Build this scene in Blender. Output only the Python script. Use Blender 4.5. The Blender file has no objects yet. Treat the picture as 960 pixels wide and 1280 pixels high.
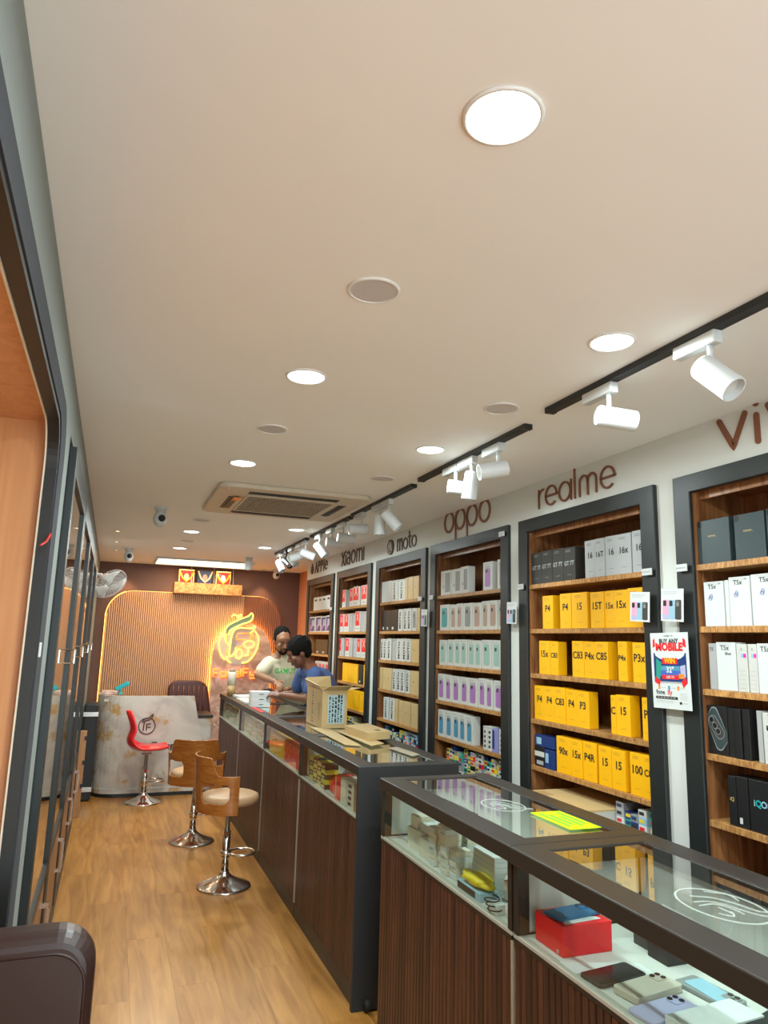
import bpy, bmesh, math, random
from mathutils import Vector, Matrix, Quaternion
from mathutils.bvhtree import BVHTree
random.seed(7)
S = bpy.context.scene
COL = S.collection
PI = math.pi
CEIL = 2.46          # ceiling height
XS = 2.03            # aisle face of the bookcase frames
XW = 2.05            # aisle face of the furred-out wall between them
YB = 9.05            # end wall

# ------------------------------------------------------------------ camera
cam_d = bpy.data.cameras.new('camera'); cam = bpy.data.objects.new('camera', cam_d); COL.objects.link(cam)
cam_d.sensor_width = 36; cam_d.sensor_fit = 'AUTO'; cam_d.lens = 25.03; cam_d.clip_start = 0.02
R_ = ((0.93482183, 0.08852889, 0.34390519), (-0.35410862, 0.15945242, 0.92151072), (0.02674381, -0.98322813, 0.18040844))
cam.matrix_world = Matrix(((R_[0][0], -R_[0][1], -R_[0][2], 0), (R_[1][0], -R_[1][1], -R_[1][2], 0),
                           (R_[2][0], -R_[2][1], -R_[2][2], 1.6), (0, 0, 0, 1)))
S.camera = cam

# ------------------------------------------------------------------ world, exposure, large lights
wd = bpy.data.worlds.new('world'); S.world = wd; wd.use_nodes = True
wd.node_tree.nodes['Background'].inputs[0].default_value = (0.82, 0.95, 1.0, 1)
wd.node_tree.nodes['Background'].inputs[1].default_value = 4.3
S.view_settings.view_transform = 'Standard'; S.view_settings.look = 'None'
S.view_settings.exposure = 0.0; S.view_settings.gamma = 1.0; S.view_settings.use_curve_mapping = False
DL_POWER, SPOT_WARM, DOWN_COL = 15.0, 14.0, (0.86, 1.0, 1.0)

def area_light(name, loc, power, size, color, size_y=None, rot=(0, 0, 0), spread=PI):
    l = bpy.data.lights.new(name, 'AREA'); l.energy = power; l.color = color; l.size = size
    if size_y: l.shape = 'RECTANGLE'; l.size_y = size_y
    else: l.shape = 'DISK'
    l.spread = spread
    o = bpy.data.objects.new(name, l); o.location = loc; o.rotation_euler = rot; COL.objects.link(o); return o

DOWNLIGHTS = [(.53, .91), (.53, 2.19), (.54, 3.47), (.55, 4.85), (.55, 6.0), (.56, 7.2),
              (1.26, 1.56), (1.27, 2.83), (1.30, 5.45), (1.30, 6.70)]
DOWNLIGHTS = [p for p in DOWNLIGHTS if p != (.55, 4.85)]
for i, (x, y) in enumerate(DOWNLIGHTS + [(.55, -.5), (1.28, .2)]):
    area_light('downlight_lamp', (x, y, CEIL - .03), DL_POWER, .13, DOWN_COL)
for x in (.13, .68, 1.2, 1.74):
    l = bpy.data.lights.new('wall_washer_lamp', 'SPOT'); l.energy = SPOT_WARM; l.color = (1, .62, .3)
    l.spot_size = 1.3; l.spot_blend = .6; l.shadow_soft_size = .02
    o = bpy.data.objects.new('wall_washer_lamp', l); o.location = (x, 8.92, CEIL - .03); COL.objects.link(o)
for y in (6.3, 7.05, 7.75):
    l = bpy.data.lights.new('small_warm_lamp', 'SPOT'); l.energy = 5; l.color = (1, .55, .3)
    l.spot_size = 1.9; l.spot_blend = .6; l.shadow_soft_size = .02
    o = bpy.data.objects.new('small_warm_lamp', l); o.location = (-.02, y, CEIL - .03); COL.objects.link(o)
area_light('cove_lamp', (.94, 8.45, CEIL - .03), 14, .95, (1, .72, .42), .6)

# ------------------------------------------------------------------ materials
MT = {}
def nn(nt, t, **k):
    n = nt.nodes.new(t)
    for a, v in k.items(): setattr(n, a, v)
    return n
def mat(name, col, rough=.5, metal=0, spec=.5, emis=None, estr=0, var=.06, scale=30, coat=0, bump=0):
    if name in MT: return MT[name]
    m = bpy.data.materials.new(name); m.use_nodes = True; nt = m.node_tree; b = nt.nodes['Principled BSDF']
    b.inputs['Roughness'].default_value = rough; b.inputs['Metallic'].default_value = metal
    b.inputs['Specular IOR Level'].default_value = spec; b.inputs['Coat Weight'].default_value = coat
    tc = nn(nt, 'ShaderNodeTexCoord'); no = nn(nt, 'ShaderNodeTexNoise'); no.inputs['Scale'].default_value = scale
    nt.links.new(tc.outputs['Object'], no.inputs['Vector'])
    mx = nn(nt, 'ShaderNodeMix', data_type='RGBA')
    c = list(col) + [1]
    mx.inputs[6].default_value = [max(0, v * (1 - var)) for v in c[:3]] + [1]
    mx.inputs[7].default_value = [min(1, v * (1 + var)) for v in c[:3]] + [1]
    nt.links.new(no.outputs[0], mx.inputs[0]); nt.links.new(mx.outputs[2], b.inputs['Base Color'])
    if bump:
        bp = nn(nt, 'ShaderNodeBump'); bp.inputs['Strength'].default_value = bump; bp.inputs['Distance'].default_value = .01
        nt.links.new(no.outputs[0], bp.inputs['Height']); nt.links.new(bp.outputs[0], b.inputs['Normal'])
    if emis:
        b.inputs['Emission Color'].default_value = (*emis, 1); b.inputs['Emission Strength'].default_value = estr
    MT[name] = m; return m
def wood(name, c1, c2, stretch=(8, 8, .6), rough=.4, scale=3, coat=0, dist=3):
    vr = .45 if name == 'slat_wood' else (.05 if name == 'floor_wood' else .14)
    if name in MT: return MT[name]
    m = bpy.data.materials.new(name); m.use_nodes = True; nt = m.node_tree; b = nt.nodes['Principled BSDF']
    b.inputs['Roughness'].default_value = rough; b.inputs['Coat Weight'].default_value = coat; b.inputs['Coat Roughness'].default_value = .15
    tc = nn(nt, 'ShaderNodeTexCoord'); mp = nn(nt, 'ShaderNodeMapping'); mp.inputs['Scale'].default_value = stretch
    oi = nn(nt, 'ShaderNodeObjectInfo'); ad = nn(nt, 'ShaderNodeVectorMath', operation='ADD')
    ml = nn(nt, 'ShaderNodeMath', operation='MULTIPLY'); ml.inputs[1].default_value = 20
    nt.links.new(oi.outputs['Random'], ml.inputs[0]); nt.links.new(tc.outputs['Object'], ad.inputs[0]); nt.links.new(ml.outputs[0], ad.inputs[1])
    nt.links.new(ad.outputs[0], mp.inputs[0])
    no = nn(nt, 'ShaderNodeTexNoise'); no.inputs['Scale'].default_value = scale; no.inputs['Detail'].default_value = 6; no.inputs['Distortion'].default_value = dist * .3
    nt.links.new(mp.outputs[0], no.inputs[0])
    cr = nn(nt, 'ShaderNodeValToRGB'); cr.color_ramp.elements[0].color = (*c1, 1); cr.color_ramp.elements[1].color = (*c2, 1)
    cr.color_ramp.elements[0].position = .34; cr.color_ramp.elements[1].position = .66
    nt.links.new(no.outputs[0], cr.inputs[0])
    hv = nn(nt, 'ShaderNodeHueSaturation'); mr = nn(nt, 'ShaderNodeMapRange'); mr.inputs[3].default_value = 1 - vr; mr.inputs[4].default_value = 1 + vr
    nt.links.new(oi.outputs['Random'], mr.inputs[0]); nt.links.new(mr.outputs[0], hv.inputs['Value'])
    nt.links.new(cr.outputs[0], hv.inputs['Color']); nt.links.new(hv.outputs[0], b.inputs['Base Color'])
    bp = nn(nt, 'ShaderNodeBump'); bp.inputs['Strength'].default_value = .1; bp.inputs['Distance'].default_value = .004
    nt.links.new(no.outputs[0], bp.inputs['Height']); nt.links.new(bp.outputs[0], b.inputs['Normal'])
    MT[name] = m; return m
def marble(name, base, vein, vein2, scale=3.0, rough=.18, patch=.62):
    m = bpy.data.materials.new(name); m.use_nodes = True; nt = m.node_tree; b = nt.nodes['Principled BSDF']
    b.inputs['Roughness'].default_value = rough
    tc = nn(nt, 'ShaderNodeTexCoord'); n1 = nn(nt, 'ShaderNodeTexNoise'); n1.inputs['Scale'].default_value = scale; n1.inputs['Detail'].default_value = 8; n1.inputs['Distortion'].default_value = 1.6
    n2 = nn(nt, 'ShaderNodeTexNoise'); n2.inputs['Scale'].default_value = scale * 1.7; n2.inputs['Detail'].default_value = 10; n2.inputs['Roughness'].default_value = .7
    nt.links.new(tc.outputs['Object'], n1.inputs[0]); nt.links.new(tc.outputs['Object'], n2.inputs[0])
    r1 = nn(nt, 'ShaderNodeValToRGB'); e = r1.color_ramp.elements
    e[0].position = .42; e[0].color = (*base, 1); e[1].position = .58; e[1].color = (*vein, 1)
    r2 = nn(nt, 'ShaderNodeValToRGB'); e = r2.color_ramp.elements
    e[0].position = patch - .05; e[0].color = (0, 0, 0, 1); e[1].position = patch + .03; e[1].color = (1, 1, 1, 1)
    nt.links.new(n1.outputs[0], r1.inputs[0]); nt.links.new(n2.outputs[0], r2.inputs[0])
    mx = nn(nt, 'ShaderNodeMix', data_type='RGBA'); mx.inputs[7].default_value = (*vein2, 1)
    nt.links.new(r2.outputs[0], mx.inputs[0]); nt.links.new(r1.outputs[0], mx.inputs[6]); nt.links.new(mx.outputs[2], b.inputs['Base Color'])
    MT[name] = m; return m
def etched(name, col, a):
    m = bpy.data.materials.new(name); m.use_nodes = True; nt = m.node_tree; b = nt.nodes['Principled BSDF']; out = nt.nodes['Material Output']
    b.inputs['Base Color'].default_value = (*col, 1); tr = nn(nt, 'ShaderNodeBsdfTransparent'); mx = nn(nt, 'ShaderNodeMixShader'); mx.inputs[0].default_value = a
    nt.links.new(tr.outputs[0], mx.inputs[1]); nt.links.new(b.outputs[0], mx.inputs[2]); nt.links.new(mx.outputs[0], out.inputs[0]); MT[name] = m
def glass_thin(name, tint=(.93, .98, .96), ior=1.5, k=1.0):
    m = bpy.data.materials.new(name); m.use_nodes = True; nt = m.node_tree; nt.nodes.remove(nt.nodes['Principled BSDF'])
    out = nt.nodes['Material Output']; tr = nn(nt, 'ShaderNodeBsdfTransparent'); tr.inputs[0].default_value = (*tint, 1)
    gl = nn(nt, 'ShaderNodeBsdfGlossy'); gl.inputs['Roughness'].default_value = .01; gl.inputs[0].default_value = (1, 1, 1, 1)
    fr = nn(nt, 'ShaderNodeFresnel'); fr.inputs[0].default_value = ior; mx = nn(nt, 'ShaderNodeMixShader')
    ge = nn(nt, 'ShaderNodeNewGeometry'); mm = nn(nt, 'ShaderNodeMath', operation='MULTIPLY'); iv = nn(nt, 'ShaderNodeMath', operation='SUBTRACT')
    iv.inputs[0].default_value = 1; nt.links.new(ge.outputs['Backfacing'], iv.inputs[1])
    nt.links.new(fr.outputs[0], mm.inputs[0]); nt.links.new(iv.outputs[0], mm.inputs[1])
    m2 = nn(nt, 'ShaderNodeMath', operation='MULTIPLY'); m2.inputs[1].default_value = k; m2.use_clamp = True; nt.links.new(mm.outputs[0], m2.inputs[0])
    nt.links.new(m2.outputs[0], mx.inputs[0]); nt.links.new(tr.outputs[0], mx.inputs[1]); nt.links.new(gl.outputs[0], mx.inputs[2])
    nt.links.new(mx.outputs[0], out.inputs[0]); MT[name] = m; return m

M = MT
mat('ceiling_paint', (.92, .905, .875), .75, var=.02, scale=2); mat('wall_white', (.66, .67, .63), .6, var=.02, scale=3)
mat('brown_paint', (.15, .080, .070), .6, var=.05, scale=4); mat('orange_paint', (.60, .24, .13), .5, var=.04)
mat('charcoal', (.014, .017, .017), .42, var=.12, scale=60); mat('charcoal_warm', (.018, .015, .012), .40, var=.1)
mat('black', (.012, .012, .013), .35); mat('matte_black', (.02, .022, .024), .55); mat('grey_panel', (.24, .26, .245), .75, var=.03, spec=.2)
mat('grey_dark', (.060, .060, .066), .9, spec=.1); mat('white_plastic', (.60, .62, .62), .35, var=.02); mat('cream', (.70, .65, .52), .5); mat('sill_grey', (.42, .41, .35), .5)
mat('chrome', (.80, .78, .75), .12, 1, var=.03); mat('steel', (.62, .62, .60), .3, 1); mat('brass', (.75, .5, .2), .25, 1)
wood('shelf_wood', (.15, .052, .017), (.36, .155, .055), (14, 14, 1.2), .38); wood('shelf_edge', (.28, .11, .03), (.60, .32, .11), (10, 34, 10), .35)
wood('slat_wood', (.030, .011, .007), (.085, .027, .015), (20, 20, .8), .42); wood('orange_wood', (.50, .23, .09), (.60, .30, .13), (10, 10, .5), .35)
wood('floor_wood', (.30, .122, .022), (.48, .22, .05), (9, .9, 9), .36, 2.2, .15); wood('stool_ply', (.30, .09, .015), (.42, .15, .03), (3, 3, 14), .25, 3, .5)
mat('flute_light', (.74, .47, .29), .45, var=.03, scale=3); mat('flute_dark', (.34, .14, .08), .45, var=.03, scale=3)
marble('marble_desk', (.62, .56, .49), (.48, .42, .37), (.52, .30, .10), 2.6, .25, .60); marble('marble_pink', (.78, .56, .47), (.46, .29, .23), (.82, .68, .6), 3.2, .25, .62)
glass_thin('glass'); glass_thin('glass_table', (.96, 1.0, .98), k=1.6)
mat('mirror', (.66, .63, .52), .03, 1, var=.04, scale=3); mat('light_disc', (1, 1, 1), .5, emis=(.88, 1, .97), estr=9)
mat('cove_glow', (1, .9, .7), .5, emis=(1, .82, .52), estr=3.5); mat('warm_dot', (1, .8, .6), .5, emis=(1, .7, .4), estr=6)
mat('led_soft', (1, .7, .2), .5, emis=(1, .55, .12), estr=2.2); mat('led_warm', (1, .7, .2), .5, emis=(1, .55, .10), estr=40); mat('neon_yellow', (1, .8, .2), .5, emis=(1, .60, .07), estr=3.2)
mat('neon_orange', (1, .3, .1), .5, emis=(1, .17, .015), estr=2.6); mat('leather_brown', (.028, .012, .010), .36, scale=12, bump=.04, spec=.5)
mat('leather_tan', (.50, .30, .16), .42, scale=80, bump=.1); mat('leather_red', (.75, .01, .015), .28, coat=.4); mat('teal', (.01, .42, .48), .4)
mat('sign_brown', (.20, .065, .025), .45); mat('sign_dark', (.10, .045, .03), .45); mat('rubber', (.01, .01, .01), .8)
mat('speaker_cloth', (.60, .57, .57), .9, scale=200, bump=.1); mat('cable_red', (.5, .02, .01), .5); mat('acrylic', (.55, .52, .48), .3)
mat('fixture_trim', (.80, .79, .76), .5)
for n, c in dict(yellow=(.93, .46, .002), yellow_d=(.62, .27, .01), silver=(.50, .52, .54), graphite=(.045, .042, .038), boxblack=(.010, .010, .011), slate=(.035, .055, .058),
                 white=(.64, .67, .66), offwhite=(.58, .58, .54), grey=(.40, .40, .40), grey_m=(.25, .26, .26), kraft=(.58, .41, .19), kraft_d=(.44, .27, .11), red=(.80, .008, .02), ink=(.02, .02, .02),
                 teal_p=(.05, .30, .30), mint=(.30, .48, .42), purple=(.36, .16, .42), blue_p=(.08, .27, .42), tan=(.42, .28, .22), lilac=(.26, .25, .50), navy=(.01, .035, .16), pink=(.75, .35, .50),
                 label_blue=(.42, .58, .62), magenta=(.75, .02, .40), inkblue=(.05, .12, .45), gold=(.6, .42, .16), lime=(.50, .78, .005), skyblue=(.30, .50, .62), green=(.05, .45, .08), orange=(.85, .25, .02),
                 tealgreen=(.02, .30, .22), yellow_b=(.80, .60, .02), redcard=(.78, .015, .02), bluephone=(.02, .12, .26), lavender=(.42, .42, .62), champagne=(.50, .46, .38), brown_b=(.30, .13, .04)).items():
    mat(n, c, .42, var=.03)
mat('phone_black', (.03, .02, .02), .12); mat('skin', (.17, .062, .030), .45, var=.06); mat('skin_light', (.27, .115, .055), .5, var=.06); mat('hair', (.006, .005, .004), .95, spec=.15, bump=.3, scale=120)
mat('shirt_blue', (.05, .085, .22), .8, scale=70, bump=.1); mat('shirt_cream', (.58, .52, .36), .8, scale=70, bump=.1); mat('trousers', (.03, .035, .05), .8); mat('eye_white', (.34, .28, .24), .6)
mat('lip', (.22, .07, .05), .5); mat('plastic_bag', (.75, .76, .74), .25, var=.1, scale=20)

# ------------------------------------------------------------------ mesh helpers
def put(o, parent=None):
    COL.objects.link(o)
    if parent: o.parent = parent
    return o
def tag(o, label=None, cat=None, group=None, kind=None):
    if label: o['label'] = label
    if cat: o['category'] = cat
    if group: o['group'] = group
    if kind: o['kind'] = kind
    return o
def empty(name, loc, label, cat, group=None, rz=0):
    o = bpy.data.objects.new(name, None); o.empty_display_size = .1; COL.objects.link(o); o.location = loc; o.rotation_euler = (0, 0, rz)
    return tag(o, label, cat, group)
class MB:
    def __init__(s): s.v = []; s.f = []; s.m = []
    def add(s, vs, fs, m=0):
        b = len(s.v); s.v += [tuple(x) for x in vs]; s.f += [tuple(b + i for i in f) for f in fs]; s.m += [m] * len(fs); return s
    def box(s, x0, x1, y0, y1, z0, z1, m=0):
        return s.add([(x0, y0, z0), (x1, y0, z0), (x1, y1, z0), (x0, y1, z0), (x0, y0, z1), (x1, y0, z1), (x1, y1, z1), (x0, y1, z1)],
                     [(0, 3, 2, 1), (4, 5, 6, 7), (0, 1, 5, 4), (1, 2, 6, 5), (2, 3, 7, 6), (3, 0, 4, 7)], m)
    def prism(s, poly, f, m=0):
        """poly: 2D points; f(a, b, side) -> 3D for side 0 and 1"""
        n = len(poly); vs = [f(a, b, 0) for a, b in poly] + [f(a, b, 1) for a, b in poly]
        fs = [tuple(range(n - 1, -1, -1)), tuple(range(n, 2 * n))] + [(i, (i + 1) % n, n + (i + 1) % n, n + i) for i in range(n)]
        return s.add(vs, fs, m)
    def ring(s, outer, inner, f, m=0):
        """a closed frame between two loops with the same number of points"""
        n = len(outer); vs = [f(*p, k) for k in (0, 1) for L in (outer, inner) for p in L]; fs = []
        for i in range(n):
            j = (i + 1) % n; o0, i0, o1, i1 = 0, n, 2 * n, 3 * n
            fs += [(o0 + j, o0 + i, i0 + i, i0 + j), (o1 + i, o1 + j, i1 + j, i1 + i), (o0 + i, o0 + j, o1 + j, o1 + i), (i0 + j, i0 + i, i1 + i, i1 + j)]
        return s.add(vs, fs, m)
    def lathe(s, prof, seg=32, c=(0, 0, 0), m=0, ax='z'):
        vs = []
        for r, z in prof:
            for k in range(seg):
                a = 2 * PI * k / seg; p = (r * math.cos(a), r * math.sin(a), z)
                if ax == 'x': p = (p[2], p[0], p[1])
                if ax == 'y': p = (p[1], p[2], p[0])
                vs.append((p[0] + c[0], p[1] + c[1], p[2] + c[2]))
        fs = [(i * seg + k, i * seg + (k + 1) % seg, (i + 1) * seg + (k + 1) % seg, (i + 1) * seg + k) for i in range(len(prof) - 1) for k in range(seg)]
        if prof[0][0] > 1e-6: fs.append(tuple(range(seg - 1, -1, -1)))
        if prof[-1][0] > 1e-6: fs.append(tuple((len(prof) - 1) * seg + k for k in range(seg)))
        return s.add(vs, fs, m)
    def tube(s, pts, r, seg=10, m=0, closed=False, cap=True):
        pts = [Vector(p) for p in pts]; n = len(pts); rr = r if isinstance(r, (list, tuple)) else [r] * n; vs = []; prev = None
        for i, p in enumerate(pts):
            a = pts[(i - 1) % n] if (closed or i) else pts[0]; b = pts[(i + 1) % n] if (closed or i < n - 1) else pts[-1]
            t = (b - a).normalized()
            if prev is None: u = t.orthogonal().normalized()
            else:
                u = (prev - t * prev.dot(t)); u = u.normalized() if u.length > 1e-6 else t.orthogonal().normalized()
            prev = u; w = t.cross(u)
            vs += [tuple(p + (u * math.cos(2 * PI * k / seg) + w * math.sin(2 * PI * k / seg)) * rr[i]) for k in range(seg)]
        N = n if closed else n - 1
        fs = [(i * seg + k, i * seg + (k + 1) % seg, ((i + 1) % n) * seg + (k + 1) % seg, ((i + 1) % n) * seg + k) for i in range(N) for k in range(seg)]
        if not closed and cap: fs += [tuple(range(seg - 1, -1, -1)), tuple((n - 1) * seg + k for k in range(seg))]
        return s.add(vs, fs, m)
    def ribbon(s, pts, w, f, m=0, closed=False):
        """flat stroke of width w along 2D pts, extruded by f(a, b, side)"""
        P = [Vector(p) for p in pts]; n = len(P); L = []; Rr = []
        for i, p in enumerate(P):
            a = P[(i - 1) % n] if (closed or i) else None; b = P[(i + 1) % n] if (closed or i < n - 1) else None
            d1 = (p - a).normalized() if a is not None else None; d2 = (b - p).normalized() if b is not None else None
            d1 = d1 or d2; d2 = d2 or d1
            n1 = Vector((-d1.y, d1.x)); n2 = Vector((-d2.y, d2.x)); q = n1 + n2
            q = q.normalized() if q.length > 1e-4 else n1; k = 1 / max(.5, q.dot(n1)); o = q * (w / 2 * k)
            L.append(p + o); Rr.append(p - o)
        if closed: return s.ring([tuple(x) for x in Rr], [tuple(x) for x in L], f, m)
        def capp(c, d):
            a0 = math.atan2(d.y, d.x); return [c + Vector((math.cos(a0 + t), math.sin(a0 + t))) * (w / 2) for t in [-PI / 2 + PI * k / 6 for k in range(1, 6)]]
        e = capp(P[-1], (P[-1] - P[-2])); b = capp(P[0], (P[0] - P[1]))
        # quads along, fans at the ends
        n = len(P); vs = [f(q.x, q.y, k) for k in (0, 1) for q in Rr + L]; fs = []
        for i in range(n - 1):
            fs += [(i, i + 1, n + i + 1, n + i)[::-1], (2 * n + i, 2 * n + i + 1, 3 * n + i + 1, 3 * n + i), (i, i + 1, 2 * n + i + 1, 2 * n + i), (n + i + 1, n + i, 3 * n + i, 3 * n + i + 1)]
        s.add(vs, fs, m)
        s.prism([tuple(Rr[-1])] + [tuple(q) for q in e] + [tuple(L[-1])], f, m); s.prism([tuple(L[0])] + [tuple(q) for q in b] + [tuple(Rr[0])], f, m)
        return s
    def text(s, t, f, size, m=0, align='C', bold=0, sx=1.0):
        vs, fs, w = text_geo(t, bold); off = {'C': -w / 2, 'L': 0, 'R': -w}[align]
        return s.add([f((x + off) * size * sx, y * size) for x, y in vs], fs, m)
    def mesh(s, name, mats, smooth=False, recalc=True, shift=None):
        me = bpy.data.meshes.new(name)
        vs = s.v if shift is None else [(x - shift[0], y - shift[1], z - shift[2]) for x, y, z in s.v]
        me.from_pydata(vs, [], s.f)
        for k in (mats if isinstance(mats, (list, tuple)) else [mats]): me.materials.append(MT[k])
        me.polygons.foreach_set('material_index', s.m)
        if smooth: me.polygons.foreach_set('use_smooth', [True] * len(s.f))
        if recalc:
            bm = bmesh.new(); bm.from_mesh(me); bmesh.ops.recalc_face_normals(bm, faces=bm.faces); bm.to_mesh(me); bm.free()
        me.update(); return me
    def build(s, name, mats, parent=None, bevel=0, smooth=False, subd=0, recalc=True, seg=2, local=False):
        shift = None
        if parent is not None and not local:
            o_ = parent.location.copy(); p = parent.parent
            while p: o_ = o_ + p.location; p = p.parent
            shift = o_
        o = bpy.data.objects.new(name, s.mesh(name, mats, smooth, recalc, shift)); put(o, parent)
        if bevel:
            b = o.modifiers.new('bevel', 'BEVEL'); b.width = bevel; b.segments = seg; b.limit_method = 'ANGLE'; b.angle_limit = .7
        if subd:
            b = o.modifiers.new('sub', 'SUBSURF'); b.levels = subd; b.render_levels = subd
        return o
_tc = {}
def text_geo(t, bold=0):
    if (t, bold) in _tc: return _tc[(t, bold)]
    c = bpy.data.curves.new('t', 'FONT'); c.body = t; c.size = 1; c.resolution_u = 2; c.offset = bold
    o = bpy.data.objects.new('t', c); me = o.to_mesh(); vs = [(v.co.x, v.co.y) for v in me.vertices]; fs = [tuple(p.vertices) for p in me.polygons]
    w = max([v[0] for v in vs] or [0]); o.to_mesh_clear(); bpy.data.objects.remove(o); bpy.data.curves.remove(c)
    _tc[(t, bold)] = (vs, fs, w); return _tc[(t, bold)]
def facing_aisle(x, y, z, lift=.0006):      # print plane facing -x; a runs to -y, b runs up
    return lambda a, b: (x - lift, y - a, z + b)
def rrect(a0, a1, b0, b1, r, n=6, corners=(1, 1, 1, 1)):
    out = []
    for k, (ca, cb, st) in enumerate(((a1 - r, b1 - r, 0), (a0 + r, b1 - r, 90), (a0 + r, b0 + r, 180), (a1 - r, b0 + r, 270))):
        if corners[k]:
            for i in range(n + 1):
                t = math.radians(st + 90 * i / n); out.append((ca + r * math.cos(t), cb + r * math.sin(t)))
        else: out.append(((a1, b1), (a0, b1), (a0, b0), (a1, b0))[k])
    return out
def arc(cx, cy, r, a0, a1, n=14, ry=None):
    return [(cx + r * math.cos(math.radians(a0 + (a1 - a0) * i / n)), cy + (ry or r) * math.sin(math.radians(a0 + (a1 - a0) * i / n))) for i in range(n + 1)]
def copy_thing(o, loc, label, rz=None):
    c = o.copy(); COL.objects.link(c); c.location = loc; c['label'] = label
    if rz is not None: c.rotation_euler = (0, 0, rz)
    for ch in list(o.children):
        d = ch.copy(); COL.objects.link(d); d.parent = c
        for g in list(ch.children):
            e = g.copy(); COL.objects.link(e); e.parent = d
    return c
ORD = ['first', 'second', 'third', 'fourth', 'fifth', 'sixth', 'seventh', 'eighth', 'ninth', 'tenth', 'eleventh', 'twelfth', 'thirteenth', 'fourteenth', 'fifteenth', 'sixteenth']
# ================================================================== THE SETTING
def struct(o): o['kind'] = 'structure'; return o
floor = struct(MB().box(-.8, 2.4, -1.6, 9.1, -.06, -.009).build('floor', 'floor_wood'))
_pl = {}
W_, L_ = .195, 1.28
for r in range(10):
    x0 = -.75 + r * W_; y = -1.6 - (r * .47 % 1) * L_
    while y < 9.05:
        a, b = max(y, -1.6), min(y + L_, 9.05)
        if b - a > .05:
            k = round(b - a, 3)
            if k not in _pl:
                _pl[k] = MB().prism(rrect(.0003, W_ - .0003, .0003, k - .0003, .001, 1), lambda p, q, s: (p, q, -.009 + .009 * s)).mesh('plank', 'floor_wood')
            o = bpy.data.objects.new('plank', _pl[k]); put(o, floor); o.location = (x0, a, 0)
        y += L_
struct(MB().box(-.9, 2.5, -1.6, 9.1, CEIL, CEIL + .08).build('ceiling', 'ceiling_paint'))
struct(MB().box(-.8, 2.4, YB, YB + .08, 0, CEIL).build('wall_back', 'brown_paint'))
wl = MB()
wl.box(-.25, -.19, 2.241, 2.62, 0, CEIL).box(-.25, -.19, 2.62, 6.97, 2.28, CEIL).box(-.60, -.55, 2.62, 6.97, 0, 2.28).box(-.25, -.19, 6.97, YB, 0, CEIL)
wl.box(-.25, -.19, -.6, 2.241, 2.245, CEIL).box(-.25, -.19, -1.6, -.6, 0, CEIL)
struct(wl.build('wall_left', 'grey_panel'))
# rounded niche in the near stretch of that wall
def u_path(y0, y1, z1, r, n=10):
    p = [(y1, 0)] + [(y1 - r + r * math.cos(math.radians(t)), z1 - r + r * math.sin(math.radians(t))) for t in [90 * i / n for i in range(n + 1)]]
    q = [(y0 + r - r * math.cos(math.radians(t)), z1 - r + r * math.sin(math.radians(t))) for t in [90 - 90 * i / n for i in range(n + 1)]]
    return p + q + [(y0, 0)]
def u_ring(mb, o, i, x0, x1, m=0):
    poly = u_path(*o) ; inn = u_path(*i); n = len(poly)
    vs = [(x, a, b) for x in (x0, x1) for L in (poly, inn) for a, b in L]; fs = []
    for k in range(n - 1):
        fs += [(k, k + 1, n + k + 1, n + k), (2 * n + k, 3 * n + k, 3 * n + k + 1, 2 * n + k + 1), (k + 1, k, 2 * n + k, 2 * n + k + 1), (n + k, n + k + 1, 3 * n + k + 1, 3 * n + k)]
    fs += [(0, n, 3 * n, 2 * n), (n - 1, 3 * n - 1, 4 * n - 1, 2 * n - 1)]
    return mb.add(vs, fs, m)
nich = MB().box(-.80, -.217, 2.2, 2.24, 0, 2.24).box(-.84, -.80, -.6, 2.24, 0, 2.24).box(-.80, -.217, -.6, -.56, 0, 2.24).box(-.84, -.217, -.6, 2.24, 2.20, 2.24)
nich = struct(nich.build('trim_1', 'orange_wood'))
a = MB(); u_ring(a, (-.62, 2.335, 2.262, .16), (-.57, 2.185, 2.195, .13), -.191, -.180); a.build('frame', 'grey_dark', nich)
a = MB(); u_ring(a, (-.58, 2.195, 2.205, .135), (-.56, 2.172, 2.180, .12), -.214, -.184); a.build('reveal', 'charcoal', nich, smooth=False)
a = MB(); u_ring(a, (-.57, 2.175, 2.183, .12), (-.564, 2.168, 2.176, .115), -.219, -.2145); a.build('edge_strip', 'cream', nich)
MB().box(-.188, -.176, 2.19, 2.225, 1.535, 1.575).build('latch', 'white_plastic', nich, bevel=.002)
a = MB().tube([(-.184, 2.18, 1.86), (-.180, 2.15, 1.87), (-.186, 2.12, 1.845), (-.195, 2.08, 1.83)], .003, 6).build('cable_end', 'cable_red', nich)
# furred-out wall on the display side: band above, strips between the bookcases
UNITS = [(6.83, 7.87), (5.72, 6.72), (4.575, 5.60), (3.45, 4.50), (2.29, 3.34), (1.13, 2.18), (-.02, 1.03)]   # 0 = rearmost
wr = MB().box(XW, 2.33, -1.6, 7.95, 2.25, CEIL)
edges = [7.95] + [v for u in UNITS for v in (u[1] - .03, u[0] + .03)] + [-1.6]
for k in range(0, len(edges), 2): wr.box(XW, 2.33, edges[k + 1], edges[k], 0, 2.25)
struct(wr.build('wall_right', 'wall_white'))
struct(MB().box(2.33, 2.40, -1.6, 7.95, 0, CEIL).box(2.235, 2.40, 7.951, YB, 0, CEIL).build('wall_side', 'orange_paint'))
struct(MB().box(-.188, -.176, 6.98, YB, 0, .09).build('baseboard_left', 'charcoal'))

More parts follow.
